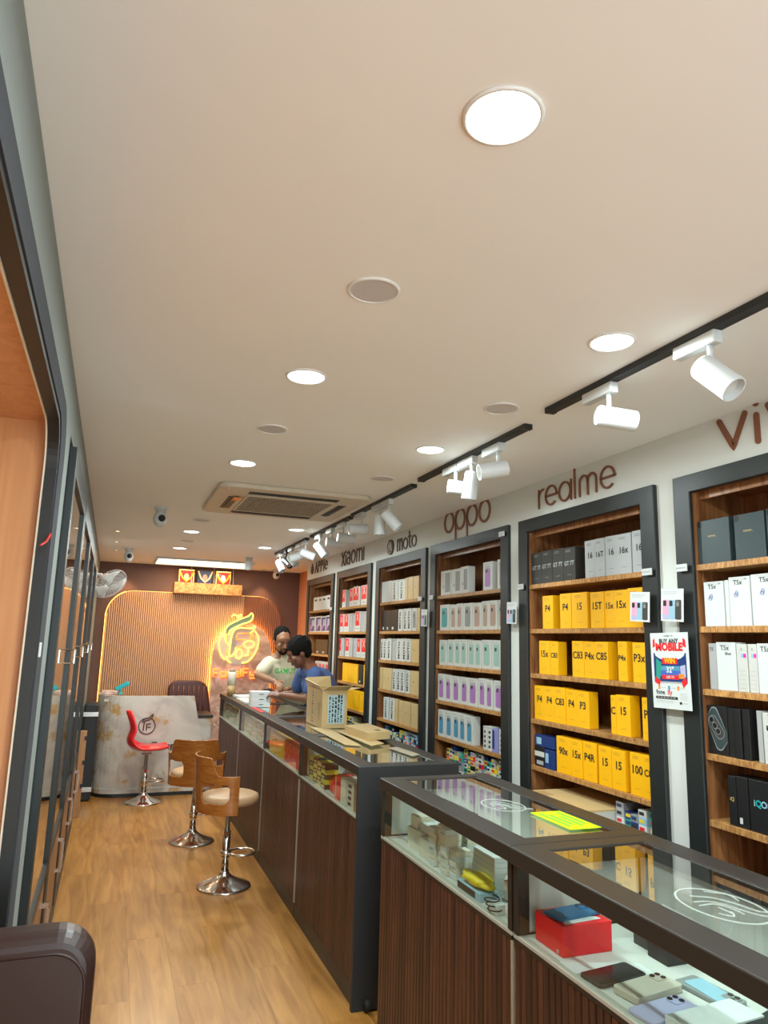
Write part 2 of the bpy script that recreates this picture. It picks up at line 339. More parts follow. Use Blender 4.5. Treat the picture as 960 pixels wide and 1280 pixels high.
# ------------------------------------------------------------------ ceiling fixtures
def z_disc(name, x, y, r, label, cat, group, lit=True):
    e = empty(name, (x, y, CEIL), label, cat, group)
    MB().lathe([(r + .006, 0), (r + .005, -.004), (r, -.006), (r - .002, -.004), (r - .002, 0)], 40, (x, y, CEIL)).build('trim_ring', 'fixture_trim', e, smooth=True)
    MB().lathe([(r - .002, -.003), (0, -.0032)], 40, (x, y, CEIL)).build('diffuser' if lit else 'grille', 'light_disc' if lit else 'speaker_cloth', e, recalc=False)
    return e
rowA = sorted([p for p in DOWNLIGHTS if p[0] < 1], key=lambda p: p[1]); rowB = sorted([p for p in DOWNLIGHTS if p[0] > 1], key=lambda p: p[1])
for k, (x, y) in enumerate(rowA): z_disc('downlight', x, y, .062, 'round recessed LED downlight, %s from the entrance in the row over the aisle' % ORD[k], 'light', 'downlights in the row over the aisle')
for k, (x, y) in enumerate(rowB): z_disc('downlight', x, y, .060, 'round recessed LED downlight, %s from the entrance in the row beside the track spotlights' % ORD[k], 'light', 'downlights in the row beside the tracks')
for k, (x, y) in enumerate([(.535, 1.55), (.55, 2.83), (.56, 5.36), (.58, 6.62)]):
    z_disc('ceiling_speaker', x, y, .060, 'unlit grey round ceiling speaker, %s from the entrance in the row over the aisle' % ORD[k], 'speaker', 'ceiling speakers over the aisle', False)
for k, (x, y) in enumerate([(1.27, 2.20), (1.28, 3.47)]):
    z_disc('ceiling_speaker', x, y, .060, 'unlit grey round ceiling speaker %s' % ('between the two spotlight tracks close to the entrance', 'beside the cassette air conditioner near the spotlight track')[k], 'speaker', 'ceiling speakers near the tracks', False)
for k, x in enumerate((.13, .68, 1.2, 1.74)):
    e = empty('spot_downlight', (x, 8.92, CEIL), 'tiny warm recessed spotlight washing the brown end wall, %s from the left' % ORD[k], 'light', 'warm spots over the end wall')
    MB().lathe([(.034, 0), (.032, -.005), (.024, -.006), (.022, 0)], 20, (x, 8.92, CEIL)).build('trim_ring', 'white_plastic', e, smooth=True)
    MB().lathe([(.022, -.002), (0, -.0022)], 20, (x, 8.92, CEIL)).build('lamp_face', 'warm_dot', e, recalc=False)
for k, y in enumerate((6.3, 7.05, 7.75)):
    e = empty('spot_downlight', (-.02, y, CEIL), 'tiny warm recessed spotlight above the left wall, %s from the entrance' % ORD[k], 'light', 'warm spots along the left wall')
    MB().lathe([(.034, 0), (.032, -.005), (.024, -.006), (.022, 0)], 20, (-.02, y, CEIL)).build('trim_ring', 'white_plastic', e, smooth=True)
    MB().lathe([(.022, -.002), (0, -.0022)], 20, (-.02, y, CEIL)).build('lamp_face', 'warm_dot', e, recalc=False)
e = empty('ceiling_light_panel', (.94, 8.45, CEIL), 'long glowing warm rectangular light panel in the ceiling before the end wall', 'light')
MB().ring([(.40, 8.12), (1.48, 8.12), (1.48, 8.80), (.40, 8.80)], [(.42, 8.14), (1.46, 8.14), (1.46, 8.78), (.42, 8.78)], lambda p, q, s: (p, q, CEIL - .02 * s)).build('frame', 'white_plastic', e)
MB().box(.42, 1.46, 8.14, 8.78, CEIL - .012, CEIL - .002).build('diffuser', 'cove_glow', e)

# cassette air conditioner
AX, AY = .945, 4.38
e = empty('air_conditioner', (AX, AY, CEIL), 'beige four-way cassette air conditioner set in the ceiling', 'air conditioner')
MB().prism(rrect(AX - .45, AX + .45, AY - .45, AY + .45, .06), lambda p, q, s: (p, q, CEIL - .028 * s)).build('panel', 'cream_ac' if 'cream_ac' in MT else (mat('cream_ac', (.62, .54, .43), .5) and 'cream_ac'), e, bevel=.008)
mat('grille_beige', (.34, .28, .20), .6); mat('slot_dark', (.02, .018, .015), .5)
for k, (x0, x1, y0, y1) in enumerate([(AX - .27, AX + .27, AY - .36, AY - .30), (AX - .27, AX + .27, AY + .31, AY + .36), (AX - .36, AX - .30, AY - .17, AY + .22), (AX + .31, AX + .36, AY - .2, AY + .2)]):
    f = MB().box(x0, x1, y0, y1, CEIL - .031, CEIL - .026).build('air_outlet', 'slot_dark', e)
    if x1 - x0 > y1 - y0: MB().box(x0 + .01, x1 - .01, y0 + .028, y0 + .034, CEIL - .036, CEIL - .029).build('louver', 'charcoal_warm', f)
    else: MB().box(x0 + .022, x0 + .028, y0 + .01, y1 - .01, CEIL - .036, CEIL - .029).build('louver', 'charcoal_warm', f)
g = MB().ring([(AX - .27, AY - .26), (AX + .27, AY - .26), (AX + .27, AY + .26), (AX - .27, AY + .26)], [(AX - .255, AY - .245), (AX + .255, AY - .245), (AX + .255, AY + .245), (AX - .255, AY + .245)], lambda p, q, s: (p, q, CEIL - .028 - .006 * s)).build('grille_frame', 'cream_ac', e)
MB().box(AX - .255, AX + .255, AY - .245, AY + .245, CEIL - .030, CEIL - .027).build('filter', 'slot_dark', e)
b = MB()
for k in range(26): b.box(AX - .25 + k * .02, AX - .25 + k * .02 + .009, AY - .245, AY + .245, CEIL - .036, CEIL - .030)
for k in range(9): b.box(AX - .255, AX + .255, AY - .235 + k * .057, AY - .235 + k * .057 + .012, CEIL - .037, CEIL - .031)
o = b.build('grille', 'grille_beige', e); o['kind'] = 'stuff'
MB().box(AX - .335, AX - .285, AY - .20, AY - .10, CEIL - .0395, CEIL - .037).build('sticker', 'orange', e)
for sx in (-1, 1): MB().lathe([(.012, -.028), (.010, -.034), (0, -.034)], 12, (AX + sx * .40, AY - .40, CEIL)).build('screw_cover', 'cream_ac', e)

# spotlight tracks and heads
TR = [((1.43, 2.12), (1.43, .25)), ((1.46, 3.36), (1.46, 2.33)), ((1.48, 4.56), (1.48, 3.52)), ((1.49, 5.68), (1.49, 4.66)), ((1.49, 7.05), (1.49, 5.85))]
TN = ['nearest the entrance', 'second from the entrance', 'third from the entrance', 'fourth from the entrance', 'nearest the end wall']
for k, ((x, y1), (_, y0)) in enumerate(TR):
    e = empty('light_track', (x, y0, CEIL), 'black ceiling track carrying white spotlights, ' + TN[k], 'track', 'ceiling tracks')
    MB().box(x - .018, x + .018, y0, y1, CEIL - .020, CEIL).build('rail', 'matte_black', e, bevel=.002)
    for yy in (y0, y1): MB().box(x - .019, x + .019, yy - .012, yy + .012, CEIL - .022, CEIL).build('end_cap', 'black', e, bevel=.002)
def spot(x, y, d, label, adx=0, L=.125, r=.034, mt='white_plastic', yaw_off=0):
    """d: pointing direction of the head (world)"""
    e = empty('track_spotlight', (x, y, CEIL - .02), label, 'spotlight', 'track spotlights')
    MB().box(x - .016, x + .016, y - .075, y + .075, CEIL - .056, CEIL - .0205).build('adapter', mt, e, bevel=.004)
    MB().lathe([(.008, CEIL - .10), (.008, CEIL - .055)], 12, (x, y - .045, 0)).build('stem', mt, e, smooth=True)
    d = Vector(d).normalized(); c = Vector((x, y - .045, CEIL - .105)) - Vector((0, 0, r * .8)) + d * L * .18
    q = d.to_track_quat('Z', 'Y').to_matrix(); b = MB()
    b.lathe([(0, -L / 2), (r * .9, -L / 2), (r, -L / 2 + .006), (r, L / 2), (r * .88, L / 2), (r * .8, L / 2 - .02), (0, L / 2 - .022)], 28)
    b.v = [tuple(q @ Vector(v) + c) for v in b.v]; b.build('head', mt, e, smooth=False)
    b = MB().lathe([(r * .78, L / 2 - .019), (0, L / 2 - .0192)], 20); b.v = [tuple(q @ Vector(v) + c) for v in b.v]; b.build('lens', 'acrylic', e, recalc=False)
    return e
spot(1.43, 1.42, (.25, -.9, -1.0), 'large white track spotlight tilted down, nearest the entrance', r=.036)
spot(1.43, 1.84, (1, -.25, -.10), 'white track spotlight turned level toward the wall, at the far end of the nearest track')
spot(1.46, 3.00, (.95, -.4, -.12), 'white track spotlight turned level, rearmost of the three on the second track')
spot(1.46, 2.84, (-.08, .15, -1), 'white track spotlight pointing straight down, middle of the three on the second track')
spot(1.46, 2.60, (-1, .25, -.22), 'white track spotlight with its open end toward the aisle, first on the second track')
spot(1.48, 4.42, (-1, .12, -.05), 'white track spotlight turned level toward the aisle, rearmost on the third track')
spot(1.48, 4.08, (0, -.05, -1), 'white track spotlight pointing straight down, middle of the third track')
spot(1.48, 3.92, (.62, -.35, -.8), 'white track spotlight slanting toward the wall, first on the third track')
spot(1.49, 5.48, (.55, -.4, -.85), 'white track spotlight slanting down to the wall, rearmost on the fourth track')
spot(1.49, 5.15, (1, -.1, -.05), 'white track spotlight turned level to the wall, middle of the fourth track')
spot(1.49, 4.86, (1, -.1, -.1), 'white track spotlight turned level to the wall, first on the fourth track')
spot(1.49, 6.92, (.3, -.6, -.9), 'white track spotlight slanting down, rearmost on the last track')
spot(1.49, 6.65, (.2, -.5, -.3), 'black track spotlight among the white ones on the last track', mt='black')
spot(1.49, 6.42, (.4, -.8, -.7), 'white track spotlight facing the entrance, beside the black one on the last track')
spot(1.49, 6.12, (-.8, .3, -.3), 'white track spotlight turned to the aisle, second on the last track')
spot(1.49, 5.93, (.9, -.3, -.35), 'white track spotlight slanting to the wall, first on the last track')

# cameras on the ceiling
def security_camera(x, y, label, s=1.0, cyl=False):
    e = empty('security_camera', (x, y, CEIL), label, 'security camera', 'security cameras')
    MB().lathe([(.042 * s, 0), (.042 * s, -.012), (.034 * s, -.016), (.03 * s, -.035)], 24, (x, y, CEIL)).build('mount', 'white_plastic', e, smooth=True)
    if cyl:
        MB().lathe([(.042, -.035), (.042, -.13), (.034, -.135), (0, -.135)], 24, (x, y, CEIL)).build('body', 'white_plastic', e)
    else:
        c = (x, y, CEIL - .035 * s - .036 * s); pr = [(.042 * s * math.sin(math.radians(t)), .05 * s * math.cos(math.radians(t))) for t in range(0, 181, 15)]
        MB().lathe(pr, 24, c).build('body', 'white_plastic', e, smooth=True)
        b = MB().lathe([(.022 * s, 0), (.02 * s, .01 * s), (0, .014 * s)], 16, (c[0] + .008, c[1] - .037 * s, c[2]), ax='y'); b.v = [(vx, 2 * (c[1] - .037 * s) - vy, vz) for vx, vy, vz in b.v]
        b.build('lens', 'black', e, smooth=True)
security_camera(.245, 4.98, 'white dome camera hanging from the ceiling near the aisle lights', 1.1)
security_camera(.10, 7.55, 'white camera with black lens on the ceiling above the wall fan', 1.1)
security_camera(1.32, 7.64, 'white cylindrical camera beside the glowing ceiling panel', cyl=True)
security_camera(1.86, 8.75, 'small white camera high in the corner of the brown end wall', 1.0)

# wall fan
fx, fy, fz = -.045, 7.0, 2.06
e = empty('wall_fan', (-.19, fy, fz), 'white oscillating wall fan over the left cabinets', 'fan')
MB().box(-.19, -.165, fy - .05, fy + .05, fz - .02, fz + .15).build('wall_bracket', 'white_plastic', e, bevel=.008)
MB().tube([(-.17, fy, fz + .08), (-.13, fy, fz + .08), (-.11, fy - .02, fz + .03)], .018, 10).build('arm', 'white_plastic', e, smooth=True)
d = Vector((.50, -.55, -.62)).normalized(); q = d.to_track_quat('Z', 'Y').to_matrix(); c = Vector((fx, fy - .02, fz))
def oriented(b, q, c): b.v = [tuple(q @ Vector(v) + c) for v in b.v]; return b
oriented(MB().lathe([(0, -.11), (.045, -.10), (.05, -.04), (.03, -.02), (0, -.02)], 20), q, c).build('motor', 'white_plastic', e, smooth=True)
b = MB()
for k in range(36):
    t = 2 * PI * k / 36
    b.tube([(r * math.cos(t), r * math.sin(t), z) for r, z in ((.03, .045), (.10, .04), (.155, .015), (.16, 0), (.155, -.02), (.05, -.03))], .0016, 4)
for r, z in ((.16, 0), (.13, .029), (.10, .04), (.06, .043)): b.tube([(r * math.cos(2 * PI * k / 32), r * math.sin(2 * PI * k / 32), z) for k in range(32)], .0028 if r == .16 else .0014, 4, closed=True)
oriented(b, q, c); o = b.build('cage', 'white_plastic', e); o['kind'] = 'stuff'
oriented(MB().lathe([(.03, .044), (.03, .05), (0, .052)], 16), q, c).build('badge', 'white_plastic', e)
for k in range(3):
    a0 = 2 * PI * k / 3; vs = []
    for i in range(7):
        for j in range(5):
            r = .03 + .115 * j / 4; t = a0 + (i / 6 - .5) * 1.35 * (.7 + .3 * j / 4); vs.append((r * math.cos(t), r * math.sin(t), .018 * (i / 6 - .5) + .005))
    fs = [(i * 5 + j, i * 5 + j + 1, (i + 1) * 5 + j + 1, (i + 1) * 5 + j) for i in range(6) for j in range(4)]
    o = oriented(MB().add(vs, fs), q, c).build('blade', 'plastic_bag', e, smooth=True); sm = o.modifiers.new('s', 'SOLIDIFY'); sm.thickness = .002

# ------------------------------------------------------------------ left cabinets
CAB = [(2.66, 3.70), (3.73, 4.76), (4.79, 5.84), (5.88, 6.92)]
for k, (y0, y1) in enumerate(CAB):
    e = empty('display_cabinet', (-.3, y0, 0), 'tall dark framed cabinet with mirrored glass door on the left wall, %s' % ('nearest the entrance', 'second from the entrance', 'third from the entrance', 'nearest the wall fan')[k], 'cabinet', 'mirrored cabinets along the left wall')
    MB().box(-.54, -.19, y0, y0 + .02, .0, 2.25).box(-.54, -.19, y1 - .02, y1, 0, 2.25).box(-.54, -.19, y0 + .02, y1 - .02, 2.23, 2.25).box(-.54, -.52, y0 + .02, y1 - .02, 0, 2.23).build('carcass', 'charcoal', e)
    MB().ring([(y0, 0), (y1, 0), (y1, 2.25), (y0, 2.25)], [(y0 + .07, .10), (y1 - .07, .10), (y1 - .07, 2.16), (y0 + .07, 2.16)], lambda p, q, s: (-.19 + .024 * s, p, q)).build('frame', 'charcoal', e, bevel=.002)
    dd = MB().box(-.189, -.177, y0 + .072, y1 - .072, .62, 2.158).build('glass_door', 'mirror', e)
    MB().tube([(-.181, y1 - .10, 1.47), (-.145, y1 - .10, 1.47), (-.145, y1 - .10, 1.53), (-.181, y1 - .10, 1.53)], .006, 8).build('handle', 'chrome', dd)
    MB().box(-.19, -.168, y0 + .07, y1 - .07, .575, .618).build('middle_rail', 'charcoal', e)
    for j in (0, 1):
        ya = y0 + .074 + j * (y1 - y0 - .144) / 2; yb = ya + (y1 - y0 - .148) / 2 - .004
        f = MB().box(-.189, -.172, ya, yb, .105, .572).build('lower_door', 'shelf_wood', e, bevel=.001)
        if j == 1: MB().box(-.176, -.145, yb - .07, yb - .05, .455, .475).box(-.176, -.145, yb - .07, yb - .05, .295, .315).box(-.150, -.140, yb - .07, yb - .05, .315, .455).build('handle', 'chrome', f)
# things standing by that wall
o = MB().box(-.185, -.120, 7.22, 7.27, .0, .74).build('wooden_board', 'orange_wood', bevel=.003); tag(o, 'narrow orange wooden board standing upright after the last cabinet', 'board')
for z in (.25, .45, .66): MB().box(-.135, -.118, 7.212, 7.221, z, z + .035).build('hinge_plate', 'charcoal', o)
e = empty('carry_bag', (-.12, 8.0, 0), 'tall black padded carry bag with silver bands leaning in the corner', 'bag')
b = MB().prism(rrect(-.18, -.045, .0, .93, .035), lambda p, q, s: (p - .0, 7.86 + .22 * s + .0, q)); b.build('body', 'matte_black', e, bevel=.02)
for z in (.09, .80): MB().box(-.183, -.040, 7.852, 8.085, z, z + .045).build('reflective_band', 'steel', e, bevel=.003)

# ------------------------------------------------------------------ end wall: fluted panel, marble arch, neon sign
e = empty('fluted_wall_panel', (.97, YB, 0), 'back-lit beige fluted panel with rounded top corners on the end wall', 'wall panel')
X0, X1, ZT, RR = -.07, 2.0, 2.125, .30
def top_at(x):
    if x < X0 + RR: return ZT - RR + math.sqrt(max(0, RR * RR - (X0 + RR - x) ** 2))
    if x > X1 - RR: return ZT - RR + math.sqrt(max(0, RR * RR - (x - X1 + RR) ** 2))
    return ZT
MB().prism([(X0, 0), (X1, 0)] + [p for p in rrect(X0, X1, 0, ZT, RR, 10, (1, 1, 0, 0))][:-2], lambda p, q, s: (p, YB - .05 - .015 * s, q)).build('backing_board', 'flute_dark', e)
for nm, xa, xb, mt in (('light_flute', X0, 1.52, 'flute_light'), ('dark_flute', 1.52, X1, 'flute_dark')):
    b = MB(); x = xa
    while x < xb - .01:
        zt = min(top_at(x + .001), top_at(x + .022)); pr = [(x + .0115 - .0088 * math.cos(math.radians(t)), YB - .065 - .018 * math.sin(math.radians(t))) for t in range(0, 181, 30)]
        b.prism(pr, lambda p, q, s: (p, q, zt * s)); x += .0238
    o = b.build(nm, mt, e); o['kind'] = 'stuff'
loop = [(X0 - .006, .05), (X0 - .006, ZT - RR)] + arc(X0 + RR, ZT - RR, RR + .006, 180, 110, 8)
MB().ribbon(loop, .008, lambda p, q, s: (p, YB - .070 - .014 * s, q)).build('light_strip', 'led_soft', e)
loop = [(X0 - .004, .05), (X0 - .004, ZT - RR)] + arc(X0 + RR, ZT - RR, RR + .004, 180, 90, 8) + arc(X1 - RR, ZT - RR, RR + .004, 90, 0, 8) + [(X1 + .004, .05)]
MB().ribbon(loop, .004, lambda p, q, s: (p, YB - .02 - .01 * s, q)).build('rear_light_strip', 'led_soft', e)
AXC = 1.53
def arch(hw, zt, z0=0): return [(AXC + hw, z0)] + arc(AXC, zt - .42, hw, 0, 180, 24, .42) + [(AXC - hw, z0)]
e = empty('marble_arch_panel', (AXC, 8.96, 0), 'pinkish marble arch panel standing proud of the fluted wall', 'panel')
MB().prism(arch(.36, 1.80), lambda p, q, s: (p, 8.93 - .02 * s, q)).build('slab', 'marble_pink', e)
MB().box(AXC - .30, AXC - .26, 8.93, 8.965, 0, 1.2).box(AXC + .26, AXC + .30, 8.93, 8.965, 0, 1.2).build('spacer', 'charcoal', e)
pth = [(AXC + .34, .1)] + arc(AXC, 1.38, .34, 0, 180, 20, .40) + [(AXC - .34, .1)]
MB().ribbon(pth, .012, lambda p, q, s: (p, 8.945 - .006 * s, q)).build('light_strip', 'led_warm', e)
def nz(zx, zy):       # neon drawing units -> metres on the sign
    u, v = 260 + zx / 10.66, 740 + zy / 10.66
    return (1.46 + (u - 298) * .0098, 1.90 - (v - 768) * .0097 + (u - 298) * .0003)
e = empty('neon_sign', (AXC, 8.88, 1.2), 'yellow and orange neon sign of a flame-crested F in a ring above orange lettering', 'neon sign')
NY = 8.885
def neon(pts, m, r=.0075, closed=False): MB().tube([(nz(*p)[0], NY, nz(*p)[1]) for p in pts], r, 6, closed=closed).build('neon_tube', m, e, smooth=True)
def smooth(pts, n=5):
    P = [pts[0]] + list(pts) + [pts[-1]]; out = []
    for i in range(1, len(P) - 2):
        for k in range(n):
            t = k / n; out.append(tuple(.5 * ((2 * P[i][j]) + (-P[i - 1][j] + P[i + 1][j]) * t + (2 * P[i - 1][j] - 5 * P[i][j] + 4 * P[i + 1][j] - P[i + 2][j]) * t * t + (-P[i - 1][j] + 3 * P[i][j] - 3 * P[i + 1][j] + P[i + 2][j]) * t ** 3) for j in (0, 1)))
    return out + [pts[-1]]
Yl, Og = 'neon_yellow', 'neon_orange'
for p in ([(215, 555), (165, 650), (165, 740), (190, 830), (250, 905)], [(625, 530), (670, 600), (680, 680), (660, 780), (600, 890)], [(600, 890), (540, 940), (475, 945)], [(270, 860), (290, 920), (330, 945)],
          [(560, 285), (520, 330), (440, 360), (340, 410), (270, 450), (235, 500), (230, 580), (245, 650), (290, 720)], [(560, 285), (585, 310), (580, 370), (540, 405), (440, 440), (340, 490), (290, 530), (285, 580)],
          [(300, 340), (330, 310), (380, 325), (430, 310), (415, 340), (385, 345), (395, 375), (370, 400)],
          [(620, 455), (590, 490), (480, 487), (400, 490), (345, 525), (320, 600), (310, 700), (305, 855), (350, 840), (380, 790), (385, 745)], [(620, 455), (615, 500), (590, 535), (560, 560)]): neon(smooth(p), Yl)
neon([(555 + 68 * math.cos(t * PI / 8), 705 + 48 * math.sin(t * PI / 8)) for t in range(16)], Yl, closed=True)
neon([(430 + 42 * math.cos(t * PI / 8), 830 + 62 * math.sin(t * PI / 8)) for t in range(16)], Yl, closed=True)
neon([(550, 765), (550, 850), (470, 850)], Yl)
for p in ([(560, 560), (400, 560), (385, 600), (385, 640), (500, 640), (520, 660)], [(385, 745), (450, 740), (480, 700)], [(500, 450), (560, 470)], [(250, 560), (262, 640), (262, 700)], [(600, 560), (600, 640)], [(575, 560), (575, 640)], [(590, 800), (590, 850)], [(270, 760), (270, 860)]): neon(p, Og, .0065)
def fill(nm, pts, m): MB().prism([nz(*p) for p in pts], lambda p, q, s: (p, NY + .010 + .003 * s, q)).build(nm, m, e)
mat('neon_teal', (.16, .27, .24), .4); mat('neon_grey', (.36, .33, .32), .4)
fill('flame_plate', smooth([(560, 285), (520, 330), (440, 360), (340, 410), (270, 450), (235, 500), (232, 560)]) + smooth([(285, 560), (290, 530), (340, 490), (440, 440), (540, 405), (580, 370), (585, 310)]), 'neon_teal')
fill('letter_plate', smooth([(620, 455), (590, 490), (480, 487), (400, 490), (345, 525), (320, 600), (310, 700), (305, 855)]) + smooth([(380, 790), (385, 700), (385, 600), (400, 560), (560, 560), (600, 525)]), 'neon_grey')
MB().lathe([(.23, 0), (.23, .004), (0, .004)], 40, (nz(420, 720)[0], NY + .016, nz(420, 720)[1]), ax='y').build('backing_disc', 'acrylic', e)
LT = {'F': [[(0, 0), (0, 8), (5, 8)], [(0, 4), (4, 4)]], 'o': [[(0, 0), (0, 5), (5, 5), (5, 0), (0, 0)]], 'n': [[(0, 0), (0, 5), (5, 5), (5, 0)]], 'e': [[(0, 2.5), (5, 2.5), (5, 5), (0, 5), (0, 0), (5, 0)]], 'l': [[(0, 0), (0, 8)]], 'y': [[(0, 5), (0, 1), (5, 1)], [(5, 5), (5, -2), (0, -2)]]}
cx = 115
for ch in 'FonelFy':
    w = 0 if ch == 'l' else (70 if ch == 'F' else 66)
    for st in LT[ch]: neon([(cx + p[0] * w / 5 if w else cx, 1125 - p[1] * 12.5) for p in st], Og, .010)
    cx += (w or 8) + 22
# prayer shelf
e = empty('prayer_shelf', (1.05, 8.92, 2.12), 'glossy wooden box shelf hung on cords high on the end wall', 'shelf')
MB().box(.66, 1.46, 8.82, YB, 2.118, 2.135).box(.66, 1.46, 8.82, 8.84, 2.135, 2.245).box(.66, .68, 8.84, YB, 2.135, 2.245).box(1.44, 1.46, 8.84, YB, 2.135, 2.245).build('tray', 'shelf_edge', e)
for x in (.85, 1.12, 1.35): MB().tube([(x, 8.83, 2.245), (x - .0, 8.9, CEIL)], .003, 5).build('cord', 'steel', e)
MB().box(.69, 1.43, 8.86, YB - .002, 2.136, 2.2385).build('shelf_board', 'shelf_edge', e)
for k, (x, cl, fig) in enumerate(((.80, 'redcard', 'cream'), (1.02, 'navy', 'tan'), (1.24, 'redcard', 'offwhite'))):
    f = empty('framed_picture', (x, 8.93, 2.24), 'small framed shrine picture on the hanging shelf, %s' % ('at the left with red backing', 'in the middle with dark backing', 'at the right with red backing')[k], 'picture', 'shrine pictures on the hanging shelf')
    MB().ring([(x - .09, 2.24), (x + .09, 2.24), (x + .09, 2.41), (x - .09, 2.41)], [(x - .078, 2.252), (x + .078, 2.252), (x + .078, 2.398), (x - .078, 2.398)], lambda p, q, s: (p, 8.93 + .015 * s, q)).build('frame', 'brass' if k != 1 else 'charcoal', f)
    MB().box(x - .079, x + .079, 8.936, 8.942, 2.251, 2.399).build('picture', cl, f)
    MB().prism(arc(x, 2.32, .03, 0, 360, 15, .045)[:-1], lambda p, q, s: (p, 8.934 + .003 * s, q)).build('figure', fig, f)
    g = MB().tube([(x - .085, 8.92, 2.40), (x - .05, 8.915, 2.31), (x, 8.912, 2.262), (x + .05, 8.915, 2.31), (x + .085, 8.92, 2.40)], .010, 8).build('garland', 'yellow_b' if k != 1 else 'cream', smooth=True)
    tag(g, 'thin V-shaped garland hung on the %s shrine picture' % ('left', 'middle', 'right')[k], 'garland', 'garlands on the shrine pictures')

